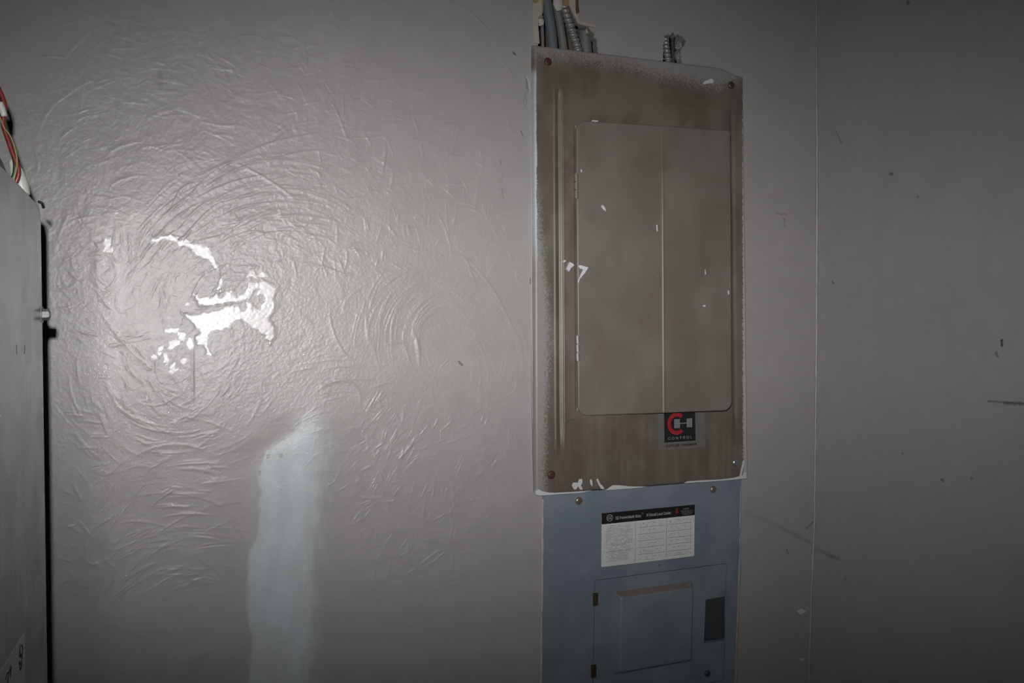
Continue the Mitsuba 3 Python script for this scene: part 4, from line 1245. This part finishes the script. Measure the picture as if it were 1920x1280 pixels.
bk.apply_translation((XS - 0.252, edge_y - 0.02, (zt - 0.07) / 2))
add('equipment_cabinet__back_panel', bk, 'galvanised')
tp = trimesh.creation.box((0.5, 0.70, 0.0012))
tp.apply_translation((XS - 0.252, edge_y - 0.38, zt - 0.06))
add('equipment_cabinet__top_panel', tp, 'galvanised')
ft = trimesh.creation.box((0.5, 0.0012, zt - 0.06))
ft.apply_translation((XS - 0.252, -1.018, (zt - 0.06) / 2))
add('equipment_cabinet__front_panel', ft, 'galvanised')
tag('equipment_cabinet', 'grey sheet metal equipment cabinet at the left edge of the picture', 'cabinet')
# bent tab at the upper corner
t0 = np.array([XS, edge_y - 0.006, zt - 0.001])
add('equipment_cabinet__tab', tube([t0 + [0.0005, -0.006, 0.001], t0 + [0.001, 0.002, 0.0015], t0 + [0.0015, 0.009, 0.0005], t0 + [0.0015, 0.0125, -0.002]], 0.0013, 8, step=0.002), 'black_rubber', smooth=True, label='small black tab at the upper corner')
# hexagonal screw near the far edge
cs = atx(75, 588, XS + 0.004)
hexp = trimesh.creation.cylinder(0.0056, 0.0065, sections=6)
was = trimesh.creation.cylinder(0.0078, 0.0014, sections=24)
was.apply_translation((0, 0, -0.0032))
dm = trimesh.creation.cylinder(0.0032, 0.001, sections=20)
dm.apply_translation((0, 0, 0.0034))
hx_ = trimesh.util.concatenate([hexp, was, dm])
hx_.apply_transform(trimesh.transformations.rotation_matrix(math.pi / 2, [0, 1, 0]))
hx_.apply_translation((XS + 0.0036, edge_y - 0.0035, cs[2]))
add('equipment_cabinet__screw', hx_, 'zinc_screw', label='hexagonal sheet metal screw on the side')
for px in (26, 43):
    c = atx(px, 655, XS)
    m = trimesh.creation.box((0.0006, 0.004, 0.0075))
    m.apply_translation((XS + float(bow(c[1])) + 0.0002, c[1], c[2]))
    add(num('equipment_cabinet__slot'), m, 'black_rubber', label='small dark slot in the side')
# bracket that rises behind the upper left edge
br = [atx(-30, 225, XS - 0.03), atx(-3, 290, XS - 0.03), atx(6, 306, XS - 0.03), atx(12, 322, XS - 0.03), atx(20, 345, XS - 0.03), atx(-30, 345, XS - 0.03)]
pl = sg.Polygon([(q[1], q[2]) for q in br])
m = trimesh.creation.extrude_polygon(pl, 0.0015, engine='earcut')
m = trimesh.Trimesh(np.column_stack([XS - 0.03 - m.vertices[:, 2], m.vertices[:, 0], m.vertices[:, 1]]), m.faces, process=False)
m.fix_normals()
principled('dark_steel', [0.10, 0.10, 0.105], 0.5)
add('equipment_cabinet__bracket', m, 'dark_steel', label='dark curved bracket behind the top edge')
# paper label glued to the side, low down
lab = [atx(a, b, XS + 0.0004) for a, b in ((43, 1187), (46.5, 1300), (-40, 1420), (-40, 1304))]
pl = sg.Polygon([(q[1], q[2]) for q in lab])
m = trimesh.creation.extrude_polygon(pl, 0.0004, engine='earcut')
m = m.subdivide().subdivide().subdivide()
m = trimesh.Trimesh(np.column_stack([XS + bow(m.vertices[:, 0]) + m.vertices[:, 2], m.vertices[:, 0], m.vertices[:, 1]]), m.faces, process=False)
m.fix_normals()
principled('old_paper', [0.42, 0.42, 0.41], 0.6)
add('equipment_cabinet__paper_label', m, 'old_paper', label='white paper label with handwritten loops')
for loop in ([(33, 1218), (36, 1209), (39, 1220), (37, 1230), (33, 1224), (33, 1216)], [(32, 1232), (35, 1226), (38, 1234), (36, 1243), (32, 1240)], [(34, 1246), (37, 1243), (36, 1252), (33, 1250)], [(10, 1262), (14, 1250), (12, 1270)], [(2, 1275), (8, 1262), (6, 1285)]):
    add(num('equipment_cabinet__paper_label__handwriting'), tube([q + [float(bow(q[1])), 0, 0] for q in (atx(a, b, XS + 0.0006) for a, b in loop)], 0.0005, 6, step=0.002), 'black_print', label='handwritten dark loop')

# ------------------------------------------------------------------ wires hanging down to the cabinet
YW = -0.285


def wire(key, pts, r, mat, label, y=YW, cat='wire'):
    ys = y if np.isscalar(y) else y
    add(key, tube(pp(pts, ys), r, 12, step=0.003), mat, smooth=True)
    tag(key, label, cat)


wire('electrical_wire', [(-30, 120), (-6, 160), (4, 180), (9, 200), (6, 225), (9, 245), (15, 262), (22, 282), (29, 300), (35, 318), (33, 334), (26, 348), (18, 372)], 0.0021, 'wire_red', 'red wire twisting down the left edge to the cabinet')
wire('electrical_wire_001', [(-34, 150), (-6, 185), (4, 215), (10, 236), (18, 262), (24, 285), (28, 305), (28, 322), (23, 338), (16, 366)], 0.0020, 'wire_green', 'dark green wire twisted behind the red wire', [YW + 0.006] * 10)
wire('electrical_wire_002', [(-40, 170), (-6, 208), (3, 228), (8, 240), (16, 250), (23, 264), (29, 283), (32, 300), (30, 320), (24, 345), (18, 368)], 0.0006, 'wire_yellow', 'thin yellow wire wound over the red wire', [YW - 0.003] * 4 + [YW - 0.0028] * 7)
add('wire_connector', tube(pp([(0, 192), (4, 204), (8, 218)], YW - 0.002), [0.0024, 0.0030, 0.0026], 12, step=0.002), 'white_plastic', smooth=True)
tag('wire_connector', 'small white crimp connector on the wires at the left edge', 'connector')
add('wire_connector_001', tube(pp([(22, 300), (31, 322), (38, 342), (45, 366)], YW + 0.012), [0.003, 0.0060, 0.0068, 0.0055], 14, step=0.002), 'white_plastic', smooth=True)
tag('wire_connector_001', 'whitish plastic plug behind the red wire, just above the cabinet edge', 'connector')
